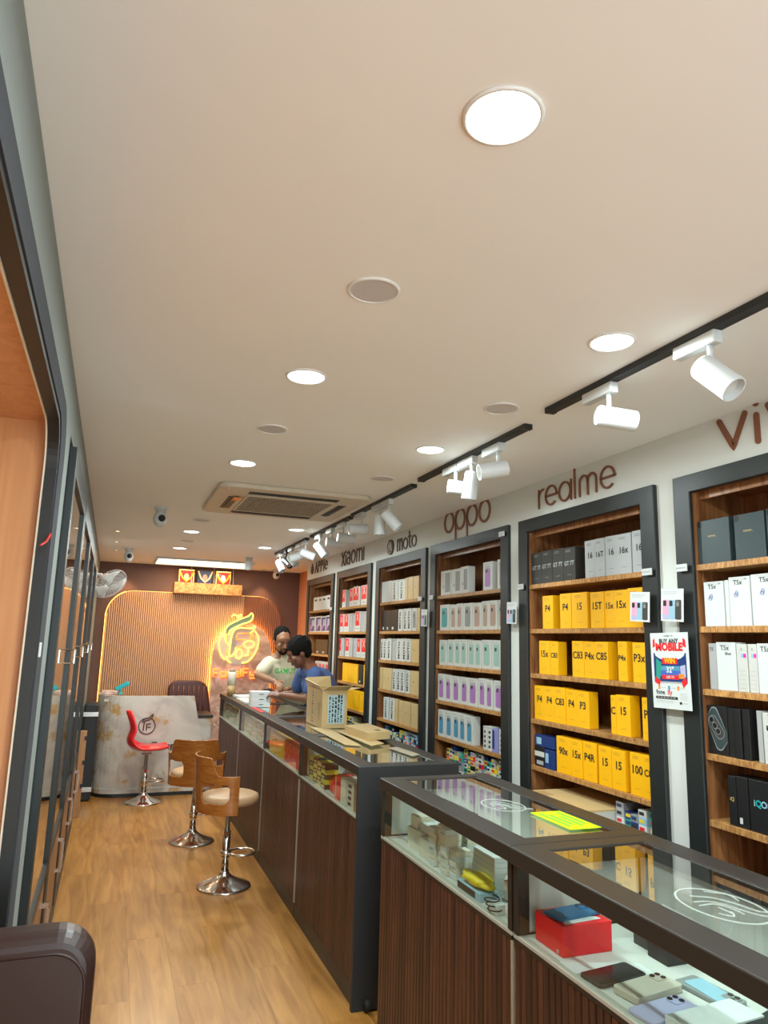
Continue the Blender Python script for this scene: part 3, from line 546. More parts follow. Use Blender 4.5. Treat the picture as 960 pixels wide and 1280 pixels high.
BOX_ROWS = [
    (5, 0, [('graphite', 3.149, 3.243, 'GT 7T', 0.165), ('graphite', 3.055, 3.149, 'GT 7T', 0.165), ('graphite', 2.96, 3.055, 'GT 7T', 0.165), ('graphite', 2.865, 2.96, 'GT 7T', 0.165), ('silver', 2.709, 2.788, '16', 0.178), ('silver', 2.642, 2.709, '16T', 0.178), ('silver', 2.559, 2.642, '16', 0.178), ('silver', 2.463, 2.559, '16x', 0.178), ('silver', 2.377, 2.463, '16', 0.178)]),
    (5, 1, [('yellow', 3.056, 3.149, 'P4', 0.165), ('yellow', 2.901, 2.993, 'P4', 0.165), ('yellow', 2.778, 2.9, '15', 0.165), ('yellow', 2.657, 2.753, '15T', 0.165), ('yellow', 2.588, 2.657, '15x', 0.165), ('yellow', 2.498, 2.588, '15x', 0.165), ('yellow', 2.405, 2.498, '', 0.165)]),
    (5, 2, [('yellow', 3.085, 3.182, '15x', 0.165), ('yellow', 3.016, 3.084, 'C83', 0.165), ('yellow', 2.814, 2.904, 'C83', 0.165), ('yellow', 2.729, 2.814, 'P4x', 0.165), ('yellow', 2.638, 2.729, 'C85', 0.165), ('yellow', 2.517, 2.577, 'P4x', 0.165), ('yellow', 2.396, 2.481, 'P3x', 0.165)]),
    (5, 3, [('yellow', 3.143, 3.239, 'P4', 0.165), ('yellow', 3.052, 3.143, 'P4', 0.165), ('yellow', 2.965, 3.052, 'C83', 0.165), ('yellow', 2.876, 2.965, 'P4', 0.165), ('yellow', 2.784, 2.876, 'P3', 0.165), ('yellow', 2.599, 2.634, 'C', 0.165), ('yellow', 2.507, 2.598, '15', 0.165), ('yellow', 2.387, 2.433, 'P', 0.165)]),
    (5, 4, [('yellow', 2.931, 3.047, '90x', 0.165), ('yellow', 2.844, 2.93, '15x', 0.165), ('yellow', 2.743, 2.843, 'P4R', 0.165), ('yellow', 2.64, 2.728, '15', 0.165), ('yellow', 2.551, 2.639, '15', 0.165), ('yellow', 2.438, 2.524, '100', 0.165), ('yellow', 2.384, 2.437, 'C8', 0.165)]),
    (6, 0, [('slate', 1.94, 2.106, '', 0.165), ('slate', 1.788, 1.917, '', 0.165), ('slate', 1.645, 1.779, '', 0.165), ('slate', 1.504, 1.639, '', 0.165)]),
    (6, 1, [('handwritten', 1.981, 2.072, 'T5x 5G', 0.165), ('handwritten', 1.959, 1.979, '', 0.165), ('handwritten', 1.866, 1.957, 'T5x 5G', 0.175), ('handwritten', 1.745, 1.864, 'T5x 5G', 0.175), ('handwritten', 1.645, 1.742, '', 0.165), ('handwritten', 1.538, 1.643, '', 0.165)]),
    (6, 2, [('greywhite', 2.03, 2.069, 'T5', 0.165), ('handwritten', 1.941, 2.028, 'T5x blue', 0.165), ('pinkmark', 1.894, 1.939, '', 0.165), ('pinkmark', 1.854, 1.892, '', 0.165), ('handwritten', 1.776, 1.853, 'T5x', 0.165), ('handwritten', 1.694, 1.773, '', 0.165), ('handwritten', 1.598, 1.691, '', 0.165)]),
    (6, 3, [('camera', 2.0, 2.095, '', 0.165), ('black', 1.969, 1.998, '', 0.165), ('black', 1.938, 1.967, '', 0.165), ('black', 1.905, 1.936, '', 0.165), ('greywhite', 1.854, 1.876, '', 0.165), ('speckled', 1.757, 1.85, '', 0.165), ('speckled', 1.659, 1.754, '', 0.165)]),
    (6, 4, [('black', 1.979, 2.014, 'iQ', 0.165), ('black', 1.929, 1.978, '', 0.165), ('iridescent', 1.805, 1.926, 'iQOO', 0.165), ('black', 1.706, 1.802, '', 0.165)]),
    (4, 0, [('photobox', 4.221, 4.373, '15', 0.165), ('photobox', 4.081, 4.215, '15', 0.165), ('photobox', 3.973, 4.075, '15', 0.165), ('purplebox', 3.666, 3.778, '', 0.165), ('photobox', 3.547, 3.609, '', 0.165)]),
    (4, 1, [('tealbox', 4.233, 4.374, '', 0.165), ('tanbox', 4.135, 4.226, '', 0.165), ('tanbox', 4.046, 4.131, '', 0.165), ('greybox', 3.923, 4.043, '', 0.165), ('tanbox', 3.805, 3.917, '', 0.165), ('tanbox', 3.717, 3.799, '', 0.165), ('tanbox', 3.612, 3.715, '', 0.165), ('tanbox', 3.544, 3.607, '', 0.165)]),
    (4, 2, [('mintbox', 4.268, 4.378, '', 0.165), ('mintbox', 4.162, 4.264, '', 0.165), ('mintbox', 4.074, 4.159, '', 0.165), ('mintbox', 3.982, 4.068, '', 0.165), ('mintbox', 3.883, 3.976, '', 0.165), ('mintbox', 3.798, 3.88, '', 0.165), ('mintbox', 3.683, 3.796, '', 0.165), ('mintbox', 3.57, 3.68, '', 0.165)]),
    (4, 3, [('purplebox', 4.289, 4.395, '', 0.165), ('purplebox', 4.19, 4.285, '', 0.165), ('purplebox', 4.079, 4.187, '', 0.165), ('purplebox', 3.974, 4.076, '', 0.165), ('purplebox', 3.844, 3.968, '', 0.165), ('purplebox', 3.749, 3.839, '', 0.165), ('purplebox', 3.665, 3.746, '', 0.165), ('purplebox', 3.552, 3.66, '', 0.165)]),
    (4, 4, [('bluebox', 4.29, 4.388, '', 0.165), ('bluebox', 4.185, 4.286, '', 0.165), ('bluebox', 4.085, 4.182, '', 0.165), ('bluebox', 3.994, 4.082, '', 0.165), ('bluebox', 3.905, 3.992, '', 0.165), ('blockletter', 3.732, 3.775, '', 0.13), ('blockletter', 3.675, 3.727, '', 0.13), ('lilacbox', 3.602, 3.673, '', 0.13), ('blockletter', 3.546, 3.6, '', 0.13)]),
    (3, 0, [('plainwhite', 5.292, 5.544, '', 0.165), ('blockletter', 5.148, 5.284, 'moto', 0.165), ('blockletter', 4.999, 5.144, 'moto', 0.165), ('kraft', 4.948, 4.992, '', 0.165), ('kraft', 4.847, 4.944, '', 0.165), ('kraft', 4.74, 4.844, '', 0.165)]),
    (3, 1, [('black', 5.392, 5.491, '', 0.165), ('black', 5.289, 5.388, '', 0.165), ('black', 5.138, 5.284, '', 0.165), ('blockletter', 5.039, 5.13, 'moto', 0.165), ('blockletter', 4.957, 5.035, 'moto', 0.165), ('blockletter', 4.871, 4.954, 'moto', 0.165), ('greybox', 4.781, 4.868, '', 0.165), ('kraft', 4.717, 4.774, '', 0.165)]),
    (3, 2, [('blockletter', 5.443, 5.516, 'moto', 0.165), ('blockletter', 5.355, 5.439, 'moto', 0.165), ('blockletter', 5.257, 5.351, 'moto', 0.165), ('grey', 5.166, 5.249, '', 0.165), ('blockletter', 5.04, 5.162, 'moto', 0.165), ('blockletter', 4.959, 5.037, 'moto', 0.165), ('blockletter', 4.87, 4.956, 'moto', 0.165), ('kraft', 4.717, 4.863, '', 0.165)]),
    (3, 3, [('kraft', 5.447, 5.551, '', 0.165), ('kraft', 5.343, 5.443, '', 0.165), ('kraft', 5.226, 5.338, '', 0.165), ('blockletter', 5.14, 5.222, 'moto', 0.165), ('blockletter', 5.057, 5.132, 'moto', 0.165), ('blockletter', 4.972, 5.053, 'moto', 0.165), ('blockletter', 4.887, 4.969, 'moto', 0.165), ('kraft', 4.706, 4.88, '', 0.165)]),
    (3, 4, [('blockletter', 5.282, 5.392, 'moto', 0.165), ('blockletter', 5.172, 5.274, 'moto', 0.165), ('kraft', 5.092, 5.164, '', 0.165), ('kraft', 4.999, 5.088, '', 0.165), ('kraft', 4.854, 4.992, '', 0.165), ('kraft', 4.723, 4.844, '', 0.165)]),
    (2, 0, [('redwhite', 6.481, 6.587, '', 0.165), ('redwhite', 6.271, 6.377, '', 0.165), ('redwhite', 6.062, 6.265, '', 0.175), ('redwhite', 5.871, 6.042, '', 0.175)]),
    (2, 1, [('redwhite', 6.517, 6.649, '', 0.165), ('redwhite', 6.362, 6.511, '', 0.165), ('grey', 6.267, 6.351, '', 0.165), ('grey', 6.18, 6.262, '', 0.165), ('redwhite', 6.034, 6.175, '', 0.175), ('grey', 5.859, 6.024, '', 0.175)]),
    (2, 2, [('redwhite', 6.578, 6.675, '', 0.165), ('grey', 6.472, 6.572, '', 0.165), ('redwhite', 6.33, 6.455, '', 0.165), ('grey', 6.22, 6.325, '', 0.165), ('grey', 6.109, 6.215, '', 0.165), ('redwhite', 5.986, 6.098, '', 0.165), ('redwhite', 5.842, 5.981, '', 0.165)]),
    (2, 3, [('yellow', 6.388, 6.514, '', 0.165), ('yellow', 6.277, 6.382, '', 0.165), ('yellow', 6.169, 6.271, '', 0.165), ('yellow', 6.049, 6.164, '', 0.165), ('black', 5.909, 6.034, '', 0.165), ('yellow', 5.85, 5.899, '', 0.165)]),
    (2, 4, [('yellow', 6.284, 6.406, '', 0.165), ('yellow', 6.15, 6.278, '', 0.165), ('yellow', 5.995, 6.144, '', 0.165), ('yellow', 5.848, 5.99, '', 0.165)]),
    (1, 0, [('plainwhite', 7.46, 7.644, '', 0.145), ('plainwhite', 7.313, 7.453, '', 0.145), ('plainwhite', 7.143, 7.305, '', 0.145), ('plainwhite', 6.973, 7.136, '', 0.145)]),
    (1, 1, [('cosmos', 7.536, 7.763, '', 0.165), ('cosmos', 7.32, 7.528, '', 0.165), ('cosmos', 7.136, 7.313, '', 0.165), ('cosmos', 6.987, 7.129, '', 0.165)]),
    (1, 2, [('black', 7.256, 7.483, '', 0.15), ('black', 7.021, 7.249, '', 0.15)]),
    (1, 3, [('redphoto', 7.335, 7.461, '', 0.15), ('redphoto', 7.214, 7.328, '', 0.15), ('redphoto', 7.096, 7.207, '', 0.15), ('redphoto', 6.982, 7.089, '', 0.15)]),
]
# ================================================================== BOOKCASES
UNAME = ['rearmost bookcase', 'second bookcase from the rear', 'third bookcase from the rear', 'fourth bookcase from the rear', 'bookcase with the orange-yellow boxes', 'bookcase nearest the entrance', 'bookcase beside the entrance']
SZ = [1.92, 1.69, 1.465, 1.24, 1.015, .79]
XF = 2.045          # front of the shelf boards
for k, (y0, y1) in enumerate(UNITS):
    e = empty('bookcase', (2.2, (y0 + y1) / 2, 0), 'built-in walnut shelf unit in a dark frame, ' + ('the %s' % UNAME[k] if k not in (4, 5) else UNAME[k].replace('bookcase ', 'the one ')), 'bookcase', 'built-in shelf units along the display wall')
    MB().ring([(y0, 0), (y1, 0), (y1, 2.27), (y0, 2.27)], [(y0 + .085, .06), (y1 - .085, .06), (y1 - .085, 2.20), (y0 + .085, 2.20)], lambda p, q, s: (XW + .01 - .03 * s, p, q)).build('frame', 'charcoal', e, bevel=.003)
    a, b = y0 + .075, y1 - .075
    for yy in (a, b - .012): MB().box(XF, 2.30, yy, yy + .012, .05, 2.21).build('side_panel', 'shelf_wood', e)
    MB().box(2.30, 2.312, a, b, .05, 2.21).build('back_panel', 'shelf_wood', e)
    MB().box(XF, 2.30, a + .012, b - .012, 2.205, 2.22).box(2.08, 2.092, a + .012, b - .012, 2.175, 2.205).build('top_panel', 'shelf_wood', e)
    for z in SZ + [.40, .06]:
        MB().box(XF, 2.30, a + .0125, b - .0125, z - .022, z).build('shelf', 'shelf_edge', e, bevel=.001)

# ------------------------------------------------------------------ product boxes
KINDS = {  # colour, extra prints
 'graphite': ('graphite', 'dark graphite phone box'), 'silver': ('silver', 'silver grey phone box'), 'yellow': ('yellow', 'orange-yellow phone box'),
 'slate': ('slate', 'large slate black phone box'), 'handwritten': ('white', 'white phone box'), 'greywhite': ('grey', 'light grey phone box'), 'pinkmark': ('offwhite', 'pale box with pink mark'),
 'camera': ('boxblack', 'black box showing a large camera module'), 'black': ('boxblack', 'plain black phone box'), 'speckled': ('offwhite', 'white box with dark specks'), 'iridescent': ('boxblack', 'black box with iridescent lettering'),
 'photobox': ('offwhite', 'pale phone box with grey side'), 'purplebox': ('offwhite', 'white box with purple phone print'), 'tealbox': ('offwhite', 'white box with dark teal print'), 'tanbox': ('offwhite', 'white box with brownish phone print'),
 'greybox': ('offwhite', 'white box with grey phone print'), 'mintbox': ('offwhite', 'white box with grey-green phone print'), 'bluebox': ('offwhite', 'white box with blue phone print'), 'lilacbox': ('lilac', 'lilac phone box'),
 'blockletter': ('offwhite', 'white box with black block lettering'), 'plainwhite': ('white', 'plain white phone box'), 'kraft': ('kraft', 'tan kraft phone box'), 'grey': ('grey', 'plain grey phone box'),
 'redwhite': ('offwhite', 'white box with red print'), 'cosmos': ('white', 'white box with dark night-sky print'), 'redphoto': ('offwhite', 'small white box with red print')}
PH = {'purplebox': 'purple', 'tealbox': 'teal_p', 'tanbox': 'tan', 'greybox': 'grey_m', 'mintbox': 'mint', 'bluebox': 'blue_p'}
def product_box(kind, xf, y0, y1, z, h, t, label, group, d=.052):
    col, _ = KINDS[kind]; w = y1 - y0; yc = (y0 + y1) / 2
    side = {'photobox': 'grey_m', 'redwhite': 'grey', 'purplebox': 'grey'}.get(kind, col)
    y0 = max(y0, UNITS[UI][0] + .089); y1 = min(y1, UNITS[UI][1] - .089); w = y1 - y0; yc = (y0 + y1) / 2
    if w < .012: return
    o = MB().box(xf, xf + d, y0 + .001, y1 - .001, z + .0005, z + h).build('phone_box', col, bevel=.0012, seg=1)
    tag(o, label, 'box', group)
    F = facing_aisle(xf, yc, z); b = MB(); mats = []
    def q(a0, a1, b0, b1, m, lift=.0006):
        if m not in mats: mats.append(m)
        f = facing_aisle(xf, yc, z, lift); b.add([f(a0, b0), f(a1, b0), f(a1, b1), f(a0, b1)], [(0, 1, 2, 3)], mats.index(m))
    def tx(s, a, bb, size, m, bold=0, sx=1, lift=.0009, rot=False):
        if m not in mats: mats.append(m)
        f = facing_aisle(xf, yc, z, lift)
        if rot: b.text(s, lambda p, r: f(a - r, bb + p), size, mats.index(m), 'L', bold, sx)
        else: b.text(s, lambda p, r: f(a + p, bb + r), size, mats.index(m), 'C', bold, sx)
    if kind in ('yellow', 'graphite', 'silver'):
        ink = 'ink' if kind != 'graphite' else 'silver'
        if t:
            bo = .022; sz = min(.046 if kind == 'yellow' else .040, w * .84 / text_geo(t, bo)[2]); tx(t, 0, h * (.52 if kind != 'graphite' else .46), sz, ink, bo)
        for k in range(2): q(-w * .30, w * .12, h * .91 - k * .007, h * .918 - k * .007, ink if kind != 'yellow' else 'brown_b')
        q(-w * .18, w * .20, h * .17, h * .176, ink if kind != 'yellow' else 'brown_b')
        # barcode label on the visible end
    elif kind == 'slate':
        q(-.022, .012, h * .60, h * .603, 'gold'); q(.012, .016, h * .598, h * .605, 'skyblue')
        for k in range(6): q(-.024 + k * .006, -.0205 + k * .006, h * .615, h * .64, 'gold')
        b2 = [(-w * .40 + .012 * math.cos(t_), h * .92 + .012 * math.sin(t_)) for t_ in [k * PI / 6 for k in range(12)]]
        mats.append('boxblack') if 'boxblack' not in mats else 0
        f = facing_aisle(xf, yc, z, .0008); b.add([f(*p) for p in b2], [tuple(range(12))], mats.index('boxblack'))
    elif kind in ('handwritten', 'greywhite'):
        if t:
            parts = t.split(' '); tx(parts[0], -.004, h * .84, min(.024, w * .42), 'ink', .01)
            if len(parts) > 1: tx(parts[1], .01 if parts[1] != '5G' else w * .33, h * (.74 if parts[1] != '5G' else .93), .016 if parts[1] != '5G' else .009, 'ink', .01)
        if kind == 'handwritten' and w > .07 and t == 'T5x 5G':
            f = facing_aisle(xf, yc, z, .0009); 
            if 'inkblue' not in mats: mats.append('inkblue')
            for k in range(3): b.ribbon([(-.01 + .006 * math.cos(a_ / 3) * (1 + .2 * k) - .002 * k, h * .68 - .008 * k * .6 + .006 * math.sin(a_ / 3)) for a_ in range(0, 19, 2)], .0012, lambda p, r, s_: (xf - .0006 - .0004 * s_, yc - p, z + r), mats.index('inkblue'))
        for k in range(2): q(-w * .38, w * .30, h * .965 - k * .006, h * .972 - k * .006, 'grey')
    elif kind == 'pinkmark':
        q(-w * .1, w * .15, h * .72, h * .80, 'skyblue'); q(w * .15, w * .42, h * .72, h * .80, 'magenta'); q(-.004, .004, h * .86, h * .92, 'grey')
        for k in range(5): q(-w * .35, w * .35, h * (.08 + .09 * k), h * (.086 + .09 * k), 'grey')
    elif kind == 'camera':
        f0 = lambda l: facing_aisle(xf, yc, z, l)
        def rot(poly, a): c_, s_ = math.cos(a), math.sin(a); return [(p * c_ - r * s_, p * s_ + r * c_) for p, r in poly]
        def blob(poly, m, l):
            if m not in mats: mats.append(m)
            b.add([f0(l)(*p) for p in poly], [tuple(range(len(poly)))], mats.index(m))
        sh = lambda P, a, c: [(p + a, r + c) for p, r in P]
        clip = lambda P: [(max(-w / 2 + .002, min(w / 2 - .002, p)), max(.003, min(h - .003, r))) for p, r in P]
        blob(clip(sh(rot(rrect(-.045, .045, -.07, .07, .02), .65), -.002, .09)), 'grey_m', .0006); blob(clip(sh(rot(rrect(-.041, .041, -.066, .066, .018), .65), -.002, .09)), 'slate', .0008)
        blob(sh(rot(rrect(-.021, .021, -.045, .045, .02), .65), -.004, .095), 'grey_m', .0010); blob(sh(rot(rrect(-.019, .019, -.043, .043, .019), .65), -.004, .095), 'graphite', .0012)
        for dx, dy in ((-.020, .024), (-.006, .005), (.008, -.014)):
            blob(arc(-.004 + dx, .095 + dy, .012, 0, 345, 12), 'grey_m', .0014); blob(arc(-.004 + dx, .095 + dy, .010, 0, 345, 12), 'boxblack', .0016)
    elif kind == 'speckled':
        for k in range(16): a_, r_ = random.uniform(-w * .42, w * .40), random.uniform(h * .3, h * .95); q(a_, a_ + .006, r_, r_ + .007, random.choice(['ink', 'red', 'ink', 'grey']))
    elif kind == 'iridescent':
        for ch, a_, m in (('i', -.046, 'green'), ('Q', -.030, 'tealgreen'), ('O', -.008, 'bluephone'), ('O', .014, 'inkblue')): tx(ch, a_ + .008, h * .50, .030, {'green': 'mint', 'tealgreen': 'teal', 'bluephone': 'skyblue', 'inkblue': 'inkblue'}[m], .02)
    elif kind == 'black':
        if t: tx(t, 0, h * .5, .018, 'gold', .01)
        elif w > .045: q(-w * .30, -w * .05, h * .08, h * .20, 'offwhite')
        for k in range(3): q(-w * .1, w * .2, h * .70 + k * .008, h * .704 + k * .008, 'graphite')
    elif kind in PH:
        c = PH[kind]; hh = .72 if kind != 'bluebox' else .70
        q(-w * .30, w * .26, h * .14, h * (.14 + hh), 'grey' if kind in ('bluebox', 'purplebox') else c)
        f = facing_aisle(xf, yc, z, .0009)
        if c not in mats: mats.append(c)
        P = rrect(-w * .26, w * .30, h * .12, h * (.10 + hh * .92), w * .14, 4); b.add([f(*p) for p in P], [tuple(range(len(P)))], mats.index(c))
        q(-w * .18, w * .02, h * .62, h * .74, 'graphite', .0012)
        for k in range(2): q(-w * .40, w * .20, h * .93 - k * .006, h * .937 - k * .006, 'grey_m')
    elif kind == 'photobox':
        q(-w * .05, w * .42, h * .12, h * .90, 'grey_m'); tx(t, -w * .22, h * .30, .026, 'ink', .01)
    elif kind == 'lilacbox': q(-w * .42, -w * .1, h * .15, h * .92, 'navy')
    elif kind == 'blockletter':
        if t: tx(t.upper(), w * .18 if w < .08 else .010, h * .10, min(.046, w * .62), 'ink', .03, h * .78 / (text_geo(t.upper(), .03)[2] * min(.046, w * .62)), rot=True)
        else:
            for k in range(4): q(-w * .2, w * .2, h * (.12 + .2 * k), h * (.22 + .2 * k), 'ink')
        q(-w * .40, w * .40, h * .93, h * .96, 'grey')
    elif kind == 'kraft': q(-w * .25, -w * .05, h * .5, h * .56, 'kraft_d'); q(w * .48, w * .5, 0, h, 'kraft_d')
    elif kind == 'grey': q(-.003, .003, h * .5, h * .56, 'ink'); q(-w * .4, w * .4, h * .9, h * .93, 'grey_m')
    elif kind == 'redwhite': q(-w * .42, w * .34, h * .30, h * .97, 'red'); tx('X', -.002, h * .55, w * .6, 'offwhite', .02); q(-w * .3, w * .2, h * .13, h * .16, 'grey_m')
    elif kind == 'cosmos': q(-w * .42, w * .42, h * .08, h * .92, 'navy'); q(-w * .1, w * .42, h * .40, h * .80, 'lavender', .0008); q(-w * .42, 0, h * .15, h * .45, 'purple', .0009); q(-.006, .012, h * .3, h * .5, 'offwhite', .0011)
    elif kind == 'redphoto': q(-w * .35, w * .1, h * .25, h * .85, 'red'); q(w * .1, w * .35, h * .25, h * .85, 'grey_m')
    elif kind == 'plainwhite':
        if xf > 2 and y0 > 6: q(-w * .25, w * .25, h * .70, h * .84, 'ink')
        else: q(-w * .2, w * .2, h * .07, h * .08, 'grey')
    if b.f: b.build('printed_face', mats, o, recalc=False)
    return o
SH = ['top shelf', 'second shelf', 'third shelf', 'fourth shelf', 'fifth shelf']
for u, r, items in BOX_ROWS:
    u -= 1
    UI = u
    for k, (kind, ya, yb, t, h) in enumerate(items):
        mark = ' marked %s' % t.split(' ')[0] if (t and kind in ('yellow', 'silver', 'graphite')) else ''
        where = UNAME[u]
        lab = '%s%s, %s on the %s of the %s' % (KINDS[kind][1], mark, ORD[k], SH[r], where)
        if len(lab.split()) > 16: lab = '%s%s, %s on %s, %s' % (KINDS[kind][1], mark, ORD[k], SH[r], where)
        hh = h + random.uniform(-.003, .004)
        product_box(kind, 2.052 + random.uniform(0, .007), ya, yb, SZ[r], hh, t, lab, 'phone boxes on the %s of the %s' % (SH[r], where), d=.052 if kind not in ('slate', 'black', 'iridescent', 'graphite') else .075)
# stacked blue boxes beside the yellow ones
def small_box(name, x0, x1, y0, y1, z0, z1, m, label, group, prints=(), cat='box'):
    o = MB().box(x0, x1, y0, y1, z0, z1).build(name, m, bevel=.001, seg=1); tag(o, label, cat, group)
    if prints:
        b = MB(); ms = []
        for (a0, a1, b0, b1, pm) in prints:
            if pm not in ms: ms.append(pm)
            w, h = y1 - y0, z1 - z0; f = lambda a, c: (x0 - .0006, y1 - a * w, z0 + c * h)
            b.add([f(a0, b0), f(a1, b0), f(a1, b1), f(a0, b1)], [(0, 1, 2, 3)], ms.index(pm))
        b.build('printed_face', ms, o, recalc=False)
    return o
G5 = 'small blue boxes stacked beside the yellow ones'
small_box('accessory_box', 2.055, 2.13, 3.06, 3.235, 1.112, 1.165, 'navy', 'flat blue box lying on top of the small stack beside yellow boxes', G5, [(.1, .35, .2, .8, 'skyblue')])
small_box('accessory_box', 2.055, 2.13, 3.15, 3.235, 1.0155, 1.111, 'boxblack', 'black box with white stripe under the flat blue box', G5, [(0, 1, .5, .75, 'offwhite'), (.2, .9, .1, .3, 'grey')])
small_box('accessory_box', 2.055, 2.13, 3.105, 3.148, 1.0155, 1.105, 'navy', 'blue box with pale label, middle of the stack beside yellow boxes', G5, [(.2, .8, .3, .8, 'skyblue')])
small_box('accessory_box', 2.055, 2.13, 3.062, 3.103, 1.0155, 1.105, 'navy', 'plain blue upright box touching the first yellow box', G5)
# heaps of small packets on the low shelves
HC = {'moto': ('white', 'navy', 'offwhite', 'blue_p', 'boxblack', 'yellow_b', 'grey', 'skyblue'), 'oppo': ('yellow_b', 'offwhite', 'boxblack', 'yellow_b', 'white', 'grey', 'grey_m', 'tealgreen', 'redcard', 'navy', 'kraft'), 'real': ('white', 'skyblue', 'grey', 'tealgreen', 'offwhite', 'navy', 'white', 'grey_m')}
CN = dict(yellow_b='yellow', offwhite='cream-white', boxblack='black', white='white', grey='grey', grey_m='dark grey', tealgreen='green', redcard='red', navy='navy blue', kraft='tan', blue_p='blue', skyblue='pale blue')
def heap(pal, y0, y1, z0, z1, cols, rows, where, missing=.06):
    w = (y1 - y0) / cols; h = (z1 - z0) / rows
    for c in range(cols):
        xo = 2.06 + random.uniform(0, .02); n = rows - (random.random() < .35)
        for r in range(n):
            m = random.choice(pal); ya = y1 - (c + 1) * w + random.uniform(.0008, .002)
            pm = random.choice(['ink', 'offwhite', 'grey', 'yellow_b', 'red', 'navy']); pm = 'ink' if pm == m else pm
            small_box('small_packet', xo, xo + .09, ya, ya + w - .003, z0 + r * h + .0004, z0 + (r + 1) * h, m, 'small %s packet, %s stack, %s layer, low shelf, %s' % (CN[m], ORD[c], ORD[r], where.replace('with the orange-yellow', 'with yellow')), 'small packets on the low shelf of the ' + where, [(.12, .72, .3, .75, pm)])
heap(HC['moto'], 4.70, 5.42, .79, .965, 13, 6, UNAME[2]); heap(HC['oppo'], 3.56, 4.30, .79, .975, 15, 7, UNAME[3]); heap(HC['real'], 2.385, 2.64, .79, .965, 5, 6, UNAME[4]); heap(HC['moto'], 5.86, 6.35, .79, .94, 7, 4, UNAME[1])
o = MB().box(1.885, 2.27, 2.65, 3.08, .7905, .93).build('carton', 'kraft', bevel=.002); tag(o, 'long brown carton lying on the low shelf under the yellow boxes', 'carton')
MB().box(1.93, 2.12, 2.6488, 2.6496, .80, .92).build('shipping_label', 'offwhite', o)
MB().box(1.93, 1.98, 2.96, 3.05, .9303, .9310).build('printed_mark', 'kraft_d', o)
# carton seen dark brown flap low in the nearest bookcase
o = MB().prism([(1.62, .80), (1.86, .80), (1.80, .90), (1.66, .91)], lambda p, q, s: (2.07 + .15 * s, p, q - .0095)).build('open_carton', 'brown_b', bevel=.003); tag(o, 'open orange-brown carton low in the bookcase nearest the entrance', 'carton')

# ------------------------------------------------------------------ brand lettering over the bookcases
def sign(name, label, y_left, z0, strokes, sc, w, mt='sign_brown'):
    e = empty(name, (XW, y_left, z0), label, 'sign', 'wall lettering over the bookcases')
    for st in strokes:      # each letter: list of (points, closed)
        b = MB()
        for pts, closed in st: b.ribbon([(p[0] * sc, p[1] * sc) for p in pts], w, lambda p, q, s: (XW - .0005 - .007 * s, y_left - p, z0 + q), closed=closed)
        b.build('letter', mt, e)
    return e
def o_(x, r=.5): return ([(x + r + r * math.cos(2 * PI * k / 24), r + r * math.sin(2 * PI * k / 24)) for k in range(24)], True)
# second nearest: 'realme'
def letters_realme():
    E_ = lambda x: [([(x, .5), (x + .96, .5)] + arc(x + .48, .5, .48, 0, 310, 22), False)]
    x = 1.80; m = 3.46
    return [[([(0, 0), (0, .92)], False), ([(0, .5)] + [(.42 - .42 * math.cos(t), .5 + .42 * math.sin(t)) for t in [k * PI / 16 for k in range(1, 9)]], False)], E_(.62),
            [([(x + .46 + .46 * math.cos(2 * PI * k / 24), .47 + .46 * math.sin(2 * PI * k / 24)) for k in range(24)], True), ([(x + .98, 0), (x + .98, .95)], False)], [([(3.08, 0), (3.08, 1.45)], False)],
            [([(m, 0), (m, .55)] + arc(m + .31, .62, .31, 180, 0, 10) + [(m + .62, 0)], False), ([(m + .62, .58)] + arc(m + .93, .62, .31, 180, 0, 10) + [(m + 1.24, 0)], False)], E_(5.02)]
sign('wall_sign', 'brown lowercase lettering reading realme on the wall over the yellow boxes', 3.155, 2.315, letters_realme(), .102, .010)
# oppo
sign('wall_sign', 'brown lowercase lettering reading oppo on the wall', 4.30, 2.335, [[o_(0)], [o_(1.25), ([(1.25, .5), (1.25, -.62)], False)], [o_(2.5), ([(2.5, .5), (2.5, -.62)], False)], [o_(3.75)]], .130, .016)
# vivo
def vshape(x): return ([(x, 1), (x + .46, .12), (x + .5, .07), (x + .54, .12), (x + 1, 1)], False)
sign('wall_sign', 'thick orange-brown lettering beginning vi over the bookcase nearest the entrance', 1.945, 2.325, [[vshape(0)], [([(1.42, .0), (1.42, .82)], False), ([(1.42, 1.18), (1.43, 1.18)], False)], [vshape(1.85)], [o_(3.15)]], .115, .021)
# moto with round badge
e = sign('wall_sign', 'dark brown lettering reading moto with a round batwing badge', 5.16, 2.31, [[([(0, 0), (0, 1)], False), ([(0, .65), (.15, .92), (.35, 1), (.5, .85), (.55, .6), (.55, 0)], False), ([(.55, .65), (.7, .92), (.9, 1), (1.05, .85), (1.1, .6), (1.1, 0)], False)], [o_(1.4, .46)], [([(2.75, 1.4), (2.75, .3), (2.85, .06), (3.1, 0)], False), ([(2.5, .95), (3.1, .95)], False)], [o_(3.3, .46)]], .088, .012, 'sign_dark')
b = MB().lathe([(.062, -.0005), (.062, -.014), (0, -.014)], 28, (XW, 5.30, 2.355), ax='x').build('badge', 'sign_dark', e)
MB().ribbon([(-.04, -.03), (-.018, .035), (0, -.02), (.018, .035), (.04, -.03)], .008, lambda p, q, s: (XW - .0135 - .003 * s, 5.30 - p, 2.355 + q)).build('badge_mark', 'wall_white', e)
